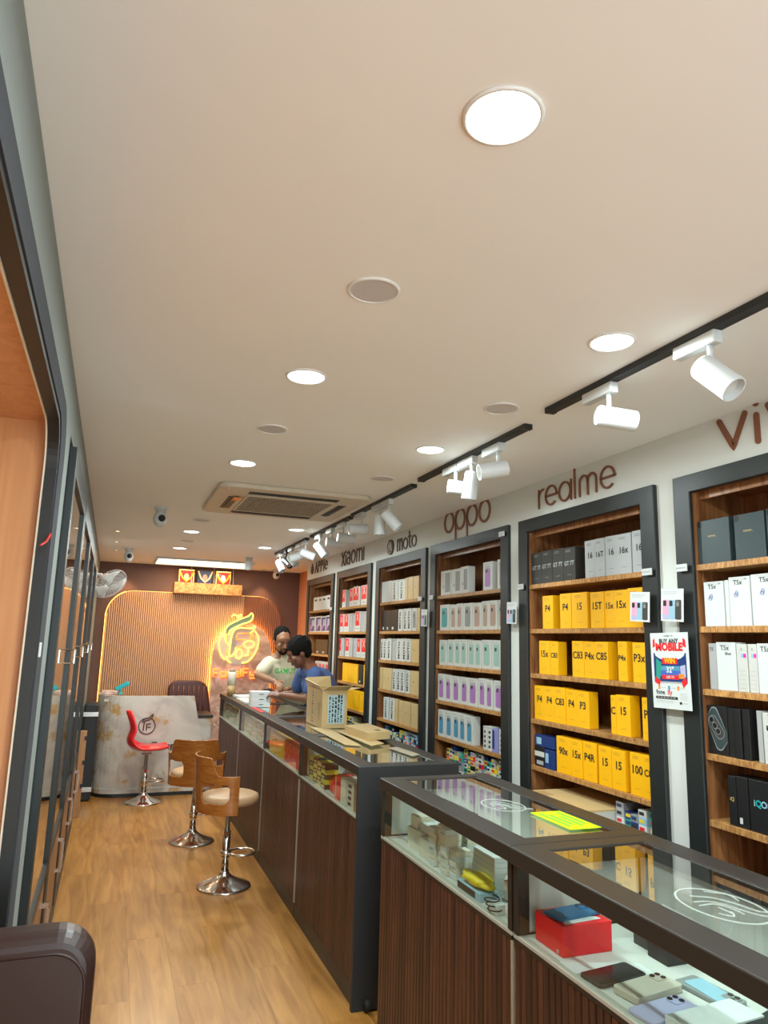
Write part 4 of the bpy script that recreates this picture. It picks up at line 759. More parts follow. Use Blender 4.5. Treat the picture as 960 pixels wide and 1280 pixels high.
# xiaomi
sign('wall_sign', 'dark brown lettering reading xiaomi on the wall', 6.62, 2.325, [[([(0, 0), (.7, 1)], False), ([(0, 1), (.7, 0)], False)], [([(1.05, 0), (1.05, .75)], False), ([(1.05, 1.05), (1.06, 1.05)], False)], [([(1.4, .9), (1.9, .95), (2.1, .75), (2.1, 0), (1.6, 0), (1.4, .2), (1.5, .45), (2.1, .5)], False)], [o_(2.5, .48)], [([(3.85, 0), (3.85, .9), (4.3, .9), (4.45, .7), (4.45, 0)], False), ([(4.45, .7), (4.6, .9), (4.9, .9), (5.1, .7), (5.1, 0)], False)], [([(5.5, 0), (5.5, .9)], False)]], .118, .017, 'sign_dark')
# APPle with fruit mark
e = sign('wall_sign', 'dark brown lettering reading APPle with a small fruit mark', 7.60, 2.335, [[([(0, 0), (.4, 1), (.8, 0)], False), ([(.15, .35), (.65, .35)], False)], [([(1.1, 0), (1.1, 1), (1.55, .95), (1.6, .6), (1.1, .5)], False)], [([(2.0, 0), (2.0, 1), (2.45, .95), (2.5, .6), (2.0, .5)], False)], [([(2.95, 0), (2.95, 1)], False)], [([(3.35, .45), (4.1, .45)] + arc(3.72, .42, .38, 5, 310, 14), False)]], .115, .014, 'sign_dark')
MB().prism(arc(7.72, 2.375, .045, 20, 340, 16), lambda p, q, s: (XW - .0005 - .012 * s, p, q)).box(XW - .013, XW - .0005, 7.712, 7.722, 2.42, 2.445).build('fruit_mark', 'sign_dark', e)

# ------------------------------------------------------------------ posters, flyers, price holders
def card(name, x, yl, zt, w, h, label, cat, group, draw, tilt=0):
    o = MB().box(0, .0012, -w, 0, -h, 0).build(name, 'white'); o.location = (x, yl, zt); o.rotation_euler = (tilt, 0, 0); tag(o, label, cat, group)
    b = MB(); ms = []
    def idx(m):
        if m not in ms: ms.append(m)
        return ms.index(m)
    F = lambda l: (lambda a, c: (-l, -a * w, -h + c * h))
    def q(a0, a1, b0, b1, m, l=.0005): f = F(l); b.add([f(a0, b0), f(a1, b0), f(a1, b1), f(a0, b1)], [(0, 1, 2, 3)], idx(m))
    def poly(P, m, l=.0007): f = F(l); b.add([f(*p) for p in P], [tuple(range(len(P)))], idx(m))
    def tx(s, a, c, size, m, bold=.0, l=.0012, sx=1.0, align='C'): f = F(l); b.text(s, lambda p, r: f(a + p / w, c + r / h), size, idx(m), align, bold, sx)
    draw(q, poly, tx); b.build('print', ms, o, recalc=False, local=True); return o
def dr_poster(q, poly, tx):
    tx('BUY ANY', .5, .86, .024, 'ink', .03); tx('MOBILE', .5, .765, .040, 'redcard', .05, sx=1.05)
    poly([(.07, .22 + .12)] + [(.07, .73)] + [(.10 + .40 * (1 - math.cos(t)), .73 - .10 * math.sin(t)) for t in [k * PI / 8 for k in range(0, 9)]] + [(.93, .73), (.93, .34)], 'navy', .0005)
    q(.2, .8, .42, .52, 'inkblue', .0007); q(.25, .75, .50, .56, 'blue_p', .0008)
    poly([(.12, .40), (.22, .38), (.28, .60), (.14, .66)], 'tealgreen', .0009); poly([(.78, .42), (.90, .42), (.90, .58), (.76, .56)], 'lavender', .0009); q(.72, .86, .40, .46, 'orange', .001)
    q(.30, .70, .585, .665, 'redcard', .0009); tx('WIN', .5, .595, .028, 'yellow', .04); tx('32"', .5, .475, .030, 'white', .03)
    q(.28, .72, .385, .44, 'redcard', .001); tx('LED TV', .5, .398, .013, 'white', .02, .0015); q(.08, .92, .335, .355, 'grey', .0009)
    poly([(.08, .34), (.2, .30), (.24, .36), (.1, .42)], 'redcard', .001); poly([(.92, .34), (.82, .28), (.78, .36), (.9, .42)], 'redcard', .001)
    for a in (.16, .42, .66): q(a, a + .05, .25, .30, 'blue_p' if a == .42 else 'orange', .0007); q(a + .07, a + .2, .27, .275, 'grey')
    tx('fone', .10, .185, .026, 'ink', .01, align='L'); tx('lfy', .40, .185, .026, 'redcard', .01, align='L')
    poly(rrect(.08, .66, .125, .16, .016, 3), 'ink', .0007)
    for k in range(6): q(.12 + .085 * k, .18 + .085 * k, .138, .148, 'grey', .0010)
    for k in range(4): q(.72, .90, .13 + .025 * k, .135 + .025 * k, 'grey')
    for k in range(2): q(.1, .55, .08 + .02 * k, .084 + .02 * k, 'grey')
    q(.70, .76, .07, .10, 'ink'); q(.79, .90, .08, .088, 'grey'); tx('HURRY UP', .5, .945, .010, 'ink')
    poly([(.06, .80), (.13, .82), (.12, .93), (.07, .90)], 'redcard'); poly([(.94, .80), (.86, .82), (.87, .93), (.93, .90)], 'redcard')
card('poster', 2.008, 2.315, 1.665, .20, .285, 'white A4 sale poster reading BUY ANY MOBILE taped between two dark frames', 'poster', None, dr_poster, -.02)
def dr_fly(q, poly, tx):
    for k in range(3): q(.1, .85 - .12 * k, .90 - .04 * k, .91 - .04 * k, 'grey')
    for a, m in ((.08, 'pink'), (.36, 'skyblue'), (.64, 'graphite')):
        poly(rrect(a, a + .27, .06, .66, .04, 3), m); poly(rrect(a + .03, a + .17, .46, .63, .03, 3), 'ink' if m != 'graphite' else 'grey_m', .0012)
        for c, d in ((.06, .59), (.13, .59), (.06, .51)): poly([(a + c + .025 * math.cos(t), d + .025 * math.sin(t)) for t in [k * PI / 4 for k in range(8)]], 'boxblack', .0016)
    q(.08, .35, .06, .2, 'lavender', .001)
GF = 'phone flyers pinned to the shelf frames'
card('flyer', 2.006, 2.42, 1.835, .115, .12, 'small flyer of three phones covering the last yellow box', 'flyer', GF, dr_fly, .06)
card('flyer', 2.006, 2.24, 1.838, .118, .125, 'small flyer of three phones on the white strip above the poster', 'flyer', GF, dr_fly, .06)
card('flyer', 2.006, 3.42, 1.835, .10, .115, 'small flyer of three phones hanging before the yellow box bookcase frame', 'flyer', GF, dr_fly, .04)
card('flyer', 2.006, 4.58, 1.835, .10, .115, 'small phone flyer hanging beside the bookcase with kraft boxes', 'flyer', GF, dr_fly, .04)
for k, (y, z, where) in enumerate([(2.355, 1.925, 'above the flyer on the yellow boxes'), (2.165, 1.925, 'on the frame nearest the poster, upper end'), (3.325, 1.925, 'on the far stile of the yellow box bookcase'), (3.52, 2.235, 'on top rail of the fourth bookcase from the rear'), (4.47, 1.925, 'on the far stile of the fourth bookcase from the rear'), (4.66, 1.925, 'on the near stile of the third bookcase from the rear'), (6.86, 1.93, 'on the near stile of the rearmost bookcase')]):
    o = MB().box(2.012, 2.0195, y - .055, y, z - .028, z).build('label_holder', 'white_plastic', bevel=.001, seg=1); tag(o, 'tiny white label holder ' + where, 'label', 'white label holders on the frames')
    MB().box(2.0105, 2.0118, y - .05, y - .005, z - .016, z - .012).build('printed_line', 'grey', o)
# ================================================================== DISPLAY COUNTERS
XT0, XT1, ZC, TF = 1.135, 1.65, 1.03, .046
SLAT = MB().prism(rrect(0, .022, 0, .012, .003, 2, (0, 1, 1, 0)), lambda p, q, s: (1.158 - q, p, .085 + .690 * s)).mesh('slat', 'slat_wood')
def counter(y0, y1, label, topmat, dark_end=False, last=False):
    e = empty('display_counter', (1.4, (y0 + y1) / 2, 0), label, 'counter', 'glass topped display counters')
    MB().box(1.158, 1.17, y0 + .004, y1 - .004, .0, .775).box(1.59, 1.605, y0 + .004, y1 - .004, 0, ZC - TF - .0002).box(1.17, 1.59, y1 - .02, y1 - .004, 0, .775).box(1.17, 1.59, y0 + .004, y0 + .02, 0, .775).build('body', 'charcoal_warm', e)
    MB().box(1.150, 1.157, y0 + .004, y1 - .004, 0, .080).build('plinth', 'charcoal_warm', e)
    MB().box(1.146, 1.17, y0 + .004, y1 - .004, .788, .797).build('sill', 'sill_grey', e); MB().box(1.145, 1.17, y0 + .004, y1 - .004, .7765, .7875).build('lower_rail', 'charcoal_warm', e)
    MB().box(1.172, 1.588, y0 + .022, y1 - .022, .780, .796).build('display_deck', 'offwhite', e)
    MB().box(1.582, 1.589, y0 + .022, y1 - .022, .80, ZC - TF - .002).build('rear_panel', 'offwhite', e)
    for yy in (y0 + .004, y1 - .026): MB().box(1.146, 1.185, yy, yy + .022, .80, ZC - TF - .0005).build('post', 'charcoal_warm', e)
    MB().box(1.186, 1.580, y0 + .006, y0 + .012, .80, ZC - TF - .001).box(1.186, 1.580, y1 - .014, y1 - .008, .80, ZC - TF - .001).build('side_lining', 'offwhite', e)
    MB().ring([(XT0, y0), (XT1, y0), (XT1, y1), (XT0, y1)], [(XT0 + .095, y0 + .065), (XT1 - .085, y0 + .065), (XT1 - .085, y1 - .065), (XT0 + .095, y1 - .065)], lambda p, q, s: (p, q, ZC - TF + TF * s)).build('top_frame', topmat, e, bevel=.004)
    MB().box(XT0 + .094, XT1 - .084, y0 + .064, y1 - .064, ZC - .012, ZC - .004).build('glass_top', 'glass_table', e)
    MB().box(1.150, 1.155, y0 + .0265, y1 - .0265, .7975, ZC - TF - .001).build('front_pane', 'glass', e)
    MB().box(1.143, 1.1575, y0 + .001, y0 + .006, .082, .776).build('edge_strip', 'grille_beige', e)
    n = int((y1 - y0 - .012) / .0278)
    for k in range(n):
        s = bpy.data.objects.new('slat', SLAT); put(s, e); s.location = Vector((0, y0 + .008 + k * .0278, 0)) - e.location
    return e
mat('frame_brown', (.024, .019, .015), .42, var=.08)
counter(.66, 1.929, 'dark framed glass display counter nearest the entrance, holding the red box and used phones', 'frame_brown')
counter(1.931, 3.005, 'dark framed glass display counter with green paper on top', 'frame_brown')
FARY = [(3.30, 4.41), (4.412, 5.50), (5.502, 6.60), (6.602, 7.86)]
FL = ['glass display counter under the flattened carton, with black end panel', 'glass display counter holding yellow and red boxes', 'glass display counter full of cream boxes before the two people', 'rearmost glass display counter beside the marble arch']
FC = [counter(a, b, FL[k], 'charcoal_warm') for k, (a, b) in enumerate(FARY)]
MB().box(XT0 - .003, XT1, 3.275, 3.2995, .0, ZC).build('end_panel', 'matte_black', FC[0], bevel=.003)
for x in (1.2, 1.55): MB().lathe([(.0, -.012), (.022, -.012), (.025, 0), (.022, .012), (0, .012)], 16, (x, 3.262, .026), ax='x').build('caster', 'rubber', FC[0], smooth=True)
# etched emblem on the glass top
def emblem(parent, cx, cy, s, m, z, name='emblem'):
    b = MB(); f = lambda p, q, k: (cx + q * s * 1.0, cy - p * s, z + .0006 * k)
    b.ribbon([(math.cos(2 * PI * k / 40), .72 * math.sin(2 * PI * k / 40)) for k in range(40)], .045, f, closed=True)
    for pts in ([(-.6, -.2), (-.4, .15), (0, .35), (.45, .45), (.8, .75), (.75, .4), (.4, .2), (0, .1), (-.25, -.1), (-.3, -.4)], [(-.1, -.45), (-.1, -.1), (.15, .05), (.5, .05)], [(.1, -.15), (.4, -.15)], [(.35, -.4), (.55, -.25), (.35, -.1)], [(-.75, .3), (-.45, .62), (-.1, .55)]): b.ribbon(smooth(pts, 3), .04, f)
    return b.build(name, m, parent)
etched('etch_white', (.62, .70, .66), .30)
# ------------------------------------------------------------------ on the counters
b = MB(); o = MB().prism([(0, 0), (.235, 0), (.235, .12), (.0, .12)], lambda p, q, s: (1.42 + q + .0 , 2.27 - p, ZC + .0005 + .0015 * s)).build('paper_sheet', 'lime')
tag(o, 'bright yellow-green paper sheet lying on the glass counter top', 'paper')
b = MB()
for r in range(4): b.box(1.44 + r * .024, 1.448 + r * .024, 2.07 + .02 * (r % 2), 2.25 - .03 * (r % 3), ZC + .0021, ZC + .0025)
b.build('handwriting', 'green', o)
o = emblem(None, 1.37, 1.38, .115, 'etch_white', ZC - .0035, 'glass_decal'); tag(o, 'round pale emblem decal stuck on the nearest glass top', 'decal')
o = emblem(None, 1.40, 2.42, .10, 'etch_white', ZC - .0035, 'glass_decal'); tag(o, 'round pale emblem decal on the glass beside the green paper', 'decal')
# open carton and flattened pieces
e = empty('open_carton', (1.47, 5.0, ZC), 'open brown shipping carton standing on the counter with flaps up', 'carton')
cx0, cx1, cy0, cy1, ch = 1.36, 1.535, 4.72, 5.12, .245
for nm, (a, b_, c, d) in dict(front=(cx0, cx0 + .005, cy0, cy1), back=(cx1 - .005, cx1, cy0, cy1), near=(cx0 + .005, cx1 - .005, cy0, cy0 + .005), far=(cx0 + .005, cx1 - .005, cy1 - .005, cy1)).items():
    MB().box(a, b_, c, d, ZC + .001, ZC + ch).build('panel', 'kraft', e)
MB().box(cx0 + .005, cx1 - .005, cy0 + .005, cy1 - .005, ZC + .001, ZC + .005).build('bottom', 'kraft', e)
def flap(q4, m='kraft'): MB().add([tuple(p) for p in q4] + [(p[0] + .003, p[1] + .002, p[2] + .003) for p in q4], [(0, 1, 2, 3), (7, 6, 5, 4), (0, 4, 5, 1), (1, 5, 6, 2), (2, 6, 7, 3), (3, 7, 4, 0)]).build('flap', m, e)
zt = ZC + ch
flap([(cx0, cy0, zt), (cx0, cy1, zt), (cx0 - .02, cy1 + .01, zt + .055), (cx0 - .03, cy0 - .0, zt + .03)]); flap([(cx0, cy0, zt), (cx1, cy0, zt), (cx1 + .01, cy0 - .08, zt + .035), (cx0 + .02, cy0 - .09, zt + .03)])
flap([(cx1, cy0, zt), (cx1, cy1, zt), (cx1 + .10, cy1, zt - .01), (cx1 + .09, cy0, zt + .015)]); flap([(cx0, cy1, zt), (cx1, cy1, zt), (cx1, cy1 + .03, zt + .07), (cx0, cy1 + .04, zt + .06)])
MB().box(cx0 + .040, cx1 - .022, cy0 - .0012, cy0 - .0002, ZC + .03, ZC + ch - .03).build('shipping_label', 'label_blue', e)
b = MB()
for k in range(5):
    z = ZC + .038
    while z < ZC + ch - .045:
        L = random.uniform(.006, .026); b.box(cx0 + .048 + k * .020, cx0 + .048 + k * .020 + random.uniform(.006, .014), cy0 - .0018, cy0 - .0013, z, z + L); z += L + random.uniform(.004, .009)
b.build('label_print', 'ink', e).__setitem__('kind', 'stuff')
b = MB()
for j in range(12): b.box(cx0 - .0008, cx0 - .0002, cy1 - .175 + .01 * (j % 3), cy1 - .15, ZC + .02 + j * .019, ZC + .03 + j * .019)
b.box(cx0 - .0008, cx0 - .0002, cy0 + .07, cy0 + .075, ZC + .05, ZC + .12)
for dy in (-.03, 0, .03): b.add([(cx0 - .0008, cy0 + .072 + dy, ZC + .16), (cx0 - .0008, cy0 + .079 + dy, ZC + .16), (cx0 - .0008, cy0 + .075 + dy * .2, ZC + .10)], [(0, 1, 2)])
b.build('side_print', 'ink', e).__setitem__('kind', 'stuff')
def slab(name, pts, z, h, m, label, cat, group=None, dz=0):
    o = MB().prism(pts, lambda p, q, s: (p, q, z + h * s + dz * (p - pts[0][0]))).build(name, m, bevel=.0008, seg=1); tag(o, label, cat, group); return o
slab('cardboard_sheet', [(1.30, 4.78), (1.40, 4.66), (1.36, 3.90), (1.28, 3.95)], ZC + .001, .004, 'kraft', 'long flattened cardboard strip reaching along the counter front edge', 'cardboard', 'flattened cardboard on the counter')
slab('cardboard_sheet', [(1.40, 4.55), (1.50, 4.55), (1.50, 3.92), (1.40, 3.85)], ZC + .006, .005, 'kraft', 'flat cardboard sheet lying beside the small brown box', 'cardboard', 'flattened cardboard on the counter')
o = slab('folded_carton', [(1.42, 4.40), (1.60, 4.48), (1.60, 4.08), (1.44, 4.02)], ZC + .012, .045, 'kraft', 'small closed brown carton lying flat on top of cardboard sheets', 'carton')
MB().box(1.52, 1.55, 4.10, 4.15, ZC + .0573, ZC + .0578).build('printed_mark', 'ink', o)
slab('cardboard_sheet', [(1.48, 3.80), (1.54, 3.82), (1.56, 3.55), (1.50, 3.50)], ZC + .001, .003, 'grille_beige', 'dull brown card lying near the black end of the counter', 'cardboard', 'flattened cardboard on the counter')
# far end of the counter
for k in range(3):
    o = MB().box(1.17, 1.335, 6.24, 6.36, ZC + .0005 + k * .043, ZC + .0425 + k * .043).build('white_box', 'white', bevel=.001, seg=1); tag(o, '%s of three white boxes stacked on the counter before the people' % ('lowest', 'middle', 'topmost')[k], 'box', 'white boxes stacked on the counter')
    MB().box(1.235, 1.275, 6.2388, 6.2395, ZC + .018 + k * .043, ZC + .024 + k * .043).build('printed_line', 'ink', o)
slab('paper_stack', [(1.17, 7.0), (1.36, 7.0), (1.36, 6.5), (1.17, 6.5)], ZC + .0005, .018, 'offwhite', 'low stack of white papers on the counter behind the white boxes', 'papers')
slab('notebook', [(1.19, 7.35), (1.38, 7.40), (1.40, 7.08), (1.21, 7.04)], ZC + .0005, .022, 'white', 'white notebook on the rear end of the counter', 'notebook')
slab('folder', [(1.165, 6.22), (1.20, 6.22), (1.20, 5.80), (1.165, 5.80)], ZC + .0005, .004, 'red', 'thin red folder edge on the counter beside the white boxes', 'folder')
e = empty('tumbler', (1.215, 7.1, ZC), 'tall two-tone cream and tan tumbler on the rear counter', 'tumbler')
MB().lathe([(.040, .0005), (.042, .1)], 24, (1.20, 7.52, ZC)).build('lower_body', 'kraft_d', e, smooth=True)
MB().lathe([(.042, .1), (.043, .22), (.036, .235), (0, .235)], 24, (1.20, 7.52, ZC)).build('body', 'cream', e, smooth=True)
MB().lathe([(.030, .235), (.030, .262), (0, .262)], 24, (1.20, 7.52, ZC)).build('lid', 'grille_beige', e, smooth=True)

# ------------------------------------------------------------------ inside the near counter
GN = 'goods inside the counter with green paper'
DK = .7965
def gbox(x0, x1, y0, y1, z0, z1, m, label, g, name='accessory_box', pr=()): return small_box(name, x0, x1, y0, y1, z0, z1, m, label, g, pr, 'box')
gbox(1.20, 1.30, 2.70, 2.84, DK, .872, 'cream', 'large cream box at the far end inside the counter with green paper', GN, pr=[(.46, .54, .45, .55, 'grey')])
gbox(1.19, 1.28, 2.60, 2.695, DK, .865, 'cream', 'second cream box from the far end, beside the charger stacks', GN)
gbox(1.21, 1.27, 2.765, 2.83, .8725, .918, 'cream', 'small cream charger box on top of the large cream box', GN)
gbox(1.22, 1.30, 2.66, 2.76, .8725, .90, 'white', 'white packet on the cream boxes', GN)
for c, (y, x, n) in enumerate([(2.545, 1.18, 7), (2.49, 1.19, 8), (2.435, 1.175, 8), (2.38, 1.185, 5), (2.52, 1.26, 9), (2.44, 1.26, 9)]):
    for k in range(n):
        gbox(x + random.uniform(0, .006), x + .065, y + random.uniform(0, .003), y + .048, DK + k * .019 + .0003, DK + (k + 1) * .019, 'cream' if (k + c) % 3 else 'white', 'thin cream charger box, %s layer of the %s stack in the counter under green paper' % (ORD[k], ORD[c]), 'charger boxes stacked in the counter', name='charger_box', pr=[(.1, .9, .15, .35, 'grey')] if k % 2 else [(.3, .7, .2, .8, 'white')])
for k in range(7):
    gbox(1.24, 1.42, 2.20, 2.37 - .004 * k, DK + k * .017 + .0003, DK + (k + 1) * .017, 'white', 'white flat box in the tilted pile, %s from the bottom' % ORD[k], 'white flat boxes in the counter', name='flat_box', pr=[(.04, .96, .4, .55, 'skyblue')])
gbox(1.17, 1.235, 2.17, 2.33, DK, .822, 'skyblue', 'pale blue and black box under the yellow pouch', GN, pr=[(.02, .80, .1, .9, 'boxblack')])
def blobby(name, c, r, m, label, cat, n=1, seed=0, group=None):
    rnd = random.Random(seed); bm = bmesh.new(); bmesh.ops.create_icosphere(bm, subdivisions=3, radius=1)
    ph = [rnd.uniform(0, 6) for _ in range(6)]
    for v in bm.verts:
        k = 1 + .10 * math.sin(5 * v.co.x + ph[0]) * math.sin(4 * v.co.y + ph[1]) + .08 * math.sin(9 * v.co.y + ph[2] + 3 * v.co.z)
        s_ = Vector((abs(v.co.x) ** .7 * (1 if v.co.x > 0 else -1), abs(v.co.y) ** .7 * (1 if v.co.y > 0 else -1), max(v.co.z, -.6)))
        v.co = Vector((s_.x * r[0] * k + c[0], s_.y * r[1] * k + c[1], s_.z * r[2] * k + c[2]))
    zb = min(v.co.z for v in bm.verts)
    for v in bm.verts: v.co.z += .7972 - zb if c[2] < 0 else 0
    me = bpy.data.meshes.new(name); bm.to_mesh(me); bm.free(); me.materials.append(MT[m]); me.polygons.foreach_set('use_smooth', [True] * len(me.polygons))
    o = bpy.data.objects.new(name, me); put(o); tag(o, label, cat, group); return o
blobby('yellow_pouch', (1.205, 2.25, .840), (.034, .085, .016), 'yellow_b', 'soft yellow pouch lying on the pale blue box', 'pouch', seed=1)
blobby('plastic_bag', (1.29, 2.14, -1), (.04, .035, .055), 'plastic_bag', 'crumpled clear plastic bag beside the yellow pouch', 'bag', seed=2)
blobby('plastic_bag', (1.205, 2.0, -1), (.030, .035, .03), 'plastic_bag', 'crumpled clear plastic bag at the near corner of the counter', 'bag', seed=3)
gbox(1.175, 1.235, 1.955, 2.03, .879, .905, 'offwhite', 'white adapter box resting on plastic bags', GN)
blobby('plastic_bag', (1.31, 2.04, .893), (.06, .07, .03), 'white', 'white crumpled bag on top of the adapter boxes', 'bag', seed=5)
gbox(1.25, 1.38, 1.965, 2.09, DK, .86, 'offwhite', 'off-white adapter carton under the white crumpled bag', GN, pr=[(.3, .36, .3, .5, 'ink')])
e = empty('charging_cable', (1.19, 2.08, .80), 'coiled black charging cable among plastic bags', 'cable')
MB().tube([(1.175 + .022 * math.cos(t * .5), 2.075 + .03 * math.sin(t * .5) + t * .0008, .803 + t * .0008) for t in range(40)], .0022, 6).build('cord', 'rubber', e, smooth=True)
gbox(1.165, 1.195, 2.055, 2.10, DK, .826, 'white', 'small white adapter box by the coiled cable', GN)
# the nearest counter
o = gbox(1.187, 1.345, 1.745, 1.875, DK, .872, 'redcard', 'bright red box under the blue phone inside the nearest counter', None, name='red_box', pr=[(.80, .86, .06, .18, 'offwhite')])
def phone(x, y, z, L, W, rz, m, label, screen=False, t=.008, cam='tri', tilt=0):
    e = empty('phone', (x, y, z), label, 'phone', 'used phones in the nearest counter', rz)
    MB().prism(rrect(-L / 2, L / 2, -W / 2, W / 2, .009, 5), lambda p, q, s: (p, q, .0005 + t * s)).build('body', m, e, bevel=.0015, local=True)
    if screen: MB().prism(rrect(-L / 2 + .004, L / 2 - .004, -W / 2 + .003, W / 2 - .003, .007, 4), lambda p, q, s: (p, q, t + .0005 + .0006 * s)).build('screen', 'phone_black', e, local=True)
    else:
        MB().prism(rrect(L / 2 - .045, L / 2 - .008, W / 2 - .040, W / 2 - .006, .007, 4), lambda p, q, s: (p, q, t + .0005 + .0018 * s)).build('camera_bump', m, e, local=True)
        for k, (a, b_) in enumerate(((-.018, -.014), (-.036, -.014), (-.018, -.032))): MB().lathe([(.0065, 0), (.0065, .0022), (0, .0022)], 14, (L / 2 + a, W / 2 + b_, t + .0018)).build('lens', 'phone_black', e, local=True)
    return e
phone(1.268, 1.815, .8735, .150, .072, .13, 'bluephone', 'dark blue phone lying on the red box')
slab('white_card', [(1.205, 1.755), (1.325, 1.765), (1.32, 1.78), (1.21, 1.82)], .8722, .0012, 'white', 'white card sticking out beneath the blue phone', 'card')
slab('paper_sheet', [(1.165, 1.73), (1.36, 1.66), (1.36, 1.56), (1.165, 1.66)], DK + .0003, .001, 'white', 'white paper sheet lying before the red box', 'paper')
phone(1.245, 1.615, DK + .0015, .155, .075, .12, 'graphite', 'dark phone with glossy screen next to the white paper', True)
phone(1.275, 1.525, DK + .0005, .158, .076, .15, 'champagne', 'champagne coloured phone with raised camera square', t=.016)
phone(1.245, 1.435, DK + .0005, .158, .076, .12, 'lavender', 'pale lavender phone with dark camera bump')
phone(1.41, 1.47, DK + .0005, .150, .072, -1.45, 'grey_m', 'phone in a grey case with pale back, behind the lavender phone', t=.009)
b = MB().prism(rrect(-.055, .055, -.028, .028, .006, 4), lambda p, q, s: (1.41 + q, 1.47 + p, DK + .0103 + .0012 * s)).build('white_card', 'skyblue'); tag(b, 'pale card on the grey-cased phone', 'card')
slab('tablet_box', [(1.20, 1.385), (1.40, 1.40), (1.41, 1.315), (1.21, 1.30)], DK + .0005, .024, 'white', 'flat white phone box in front of the lavender phone', 'box')
o = slab('leather_case', [(1.30, 1.295), (1.45, 1.34), (1.50, 1.24), (1.33, 1.20)], DK + .0005, .020, 'black', 'black case with red lining at the near end of the counter', 'case'); MB().box(1.36, 1.44, 1.235, 1.245, DK + .021, DK + .024).build('lining', 'red', o)
for k, (x0, y0, m, l) in enumerate([(1.42, 1.62, 'boxblack', 'glossy black box behind the red box'), (1.44, 1.70, 'graphite', 'dark phone box farther behind the red box')]):
    gbox(x0, x0 + .12, y0, y0 + .075, DK, .86 - .01 * k, m, l, None)

# ------------------------------------------------------------------ goods seen through the far counter windows
GF1 = 'boxes inside the black-ended counter'
for k, (ya, yb, m, h, nm) in enumerate([(3.37, 3.44, 'brown_b', .125, 'brown'), (3.45, 3.56, 'offwhite', .125, 'white box with black squares'), (3.57, 3.66, 'cream', .12, 'cream'), (3.67, 3.76, 'red', .115, 'red')]):
    gbox(1.17, 1.26, ya, yb, DK, DK + h, m, '%s standing box in the window of the black-ended counter' % nm if 'box' not in nm else 'white box with black squares in the window of the black-ended counter', GF1, pr=[(.25, .7, .1 + .22 * j, .22 + .22 * j, 'ink') for j in range(4)] if k == 1 else ([(.1, .3, .1, .9, 'kraft')] if k == 3 else ()))
blobby('red_pouch', (1.23, 3.86, -1), (.05, .07, .05), 'redcard', 'crumpled red wrapped pouch in the black-ended counter', 'pouch', seed=8)
for c in range(4):
    for r in range(5):
        gbox(1.175 + .003 * c, 1.25, 3.96 + c * .095, 4.045 + c * .095, DK + r * .0255 + .0003, DK + (r + 1) * .0255, 'yellow_b' if (c + r) % 2 else 'boxblack', 'small %s packet, %s layer, %s column in the black-ended counter' % ('yellow' if (c + r) % 2 else 'black', ORD[r], ORD[c]), 'yellow and black packets in the counter', name='small_packet', pr=[(.2, .8, .3, .7, 'cream')])
for c in range(8):
    y = 4.47 + c * .122; m = 'redcard' if c < 4 else 'yellow'
    for r in range(2):
        gbox(1.175, 1.27, y, y + .118, DK + r * .066 + .0003, DK + (r + 1) * .066, m, '%s box, %s layer, %s in its row inside the counter of yellow and red boxes' % ('red' if c < 4 else 'yellow', ('lower', 'upper')[r], ORD[c]), 'yellow and red boxes in the counter', pr=[(.08, .2, .5, .9, 'offwhite'), (.4, .9, .4, .44, 'orange')])
for w_, (ya, yb) in enumerate(((5.56, 6.54), (6.66, 7.80))):
    n = 9; d = (yb - ya) / n
    for c in range(n):
        for r in range(3): gbox(1.175 + .006 * (c % 2), 1.27, ya + c * d, ya + c * d + d - .006, DK + r * .043 + .0003, DK + (r + 1) * .043, 'cream' if (c + r) % 3 else 'kraft', 'small %s box, %s layer, %s column in window of the %s' % ('cream' if (c + r) % 3 else 'tan', ORD[r], ORD[c], ('counter before the people', 'rearmost counter')[w_]), 'cream boxes in the %s' % ('counter before the people', 'rearmost counter')[w_], pr=[(.15, .85, .3, .7, 'orange' if (w_ == 0 and c % 2 == 0) else 'grey')])

# ================================================================== STOOLS
def stool_base(e, x, y, zs, ringdir, r=.178):
    MB().lathe([(r, .0), (r, .006), (r * .93, .014), (r * .60, .035), (r * .30, .062), (.030, .085), (.028, .10), (0, .10)], 48, (x, y, 0)).build('base', 'chrome', e, smooth=True)
    MB().lathe([(.026, .10), (.026, zs * .62), (0, zs * .62)], 24, (x, y, 0)).build('column', 'chrome', e, smooth=True)
    MB().lathe([(.018, zs * .62), (.018, zs - .05), (.05, zs - .045), (.05, zs - .035)], 24, (x, y, 0)).build('gas_lift', 'steel', e, smooth=True)
    d = Vector((*ringdir, 0)).normalized(); c = Vector((x, y, .205)) + d * .105
    b = MB().tube([(c.x + .085 * math.cos(t * PI / 16), c.y + .085 * math.sin(t * PI / 16), c.z) for t in range(32)], .008, 8, closed=True)
    b.lathe([(.034, .185), (.034, .225), (.027, .225)], 20, (x, y, 0)); b.build('footrest', 'chrome', e, smooth=True)
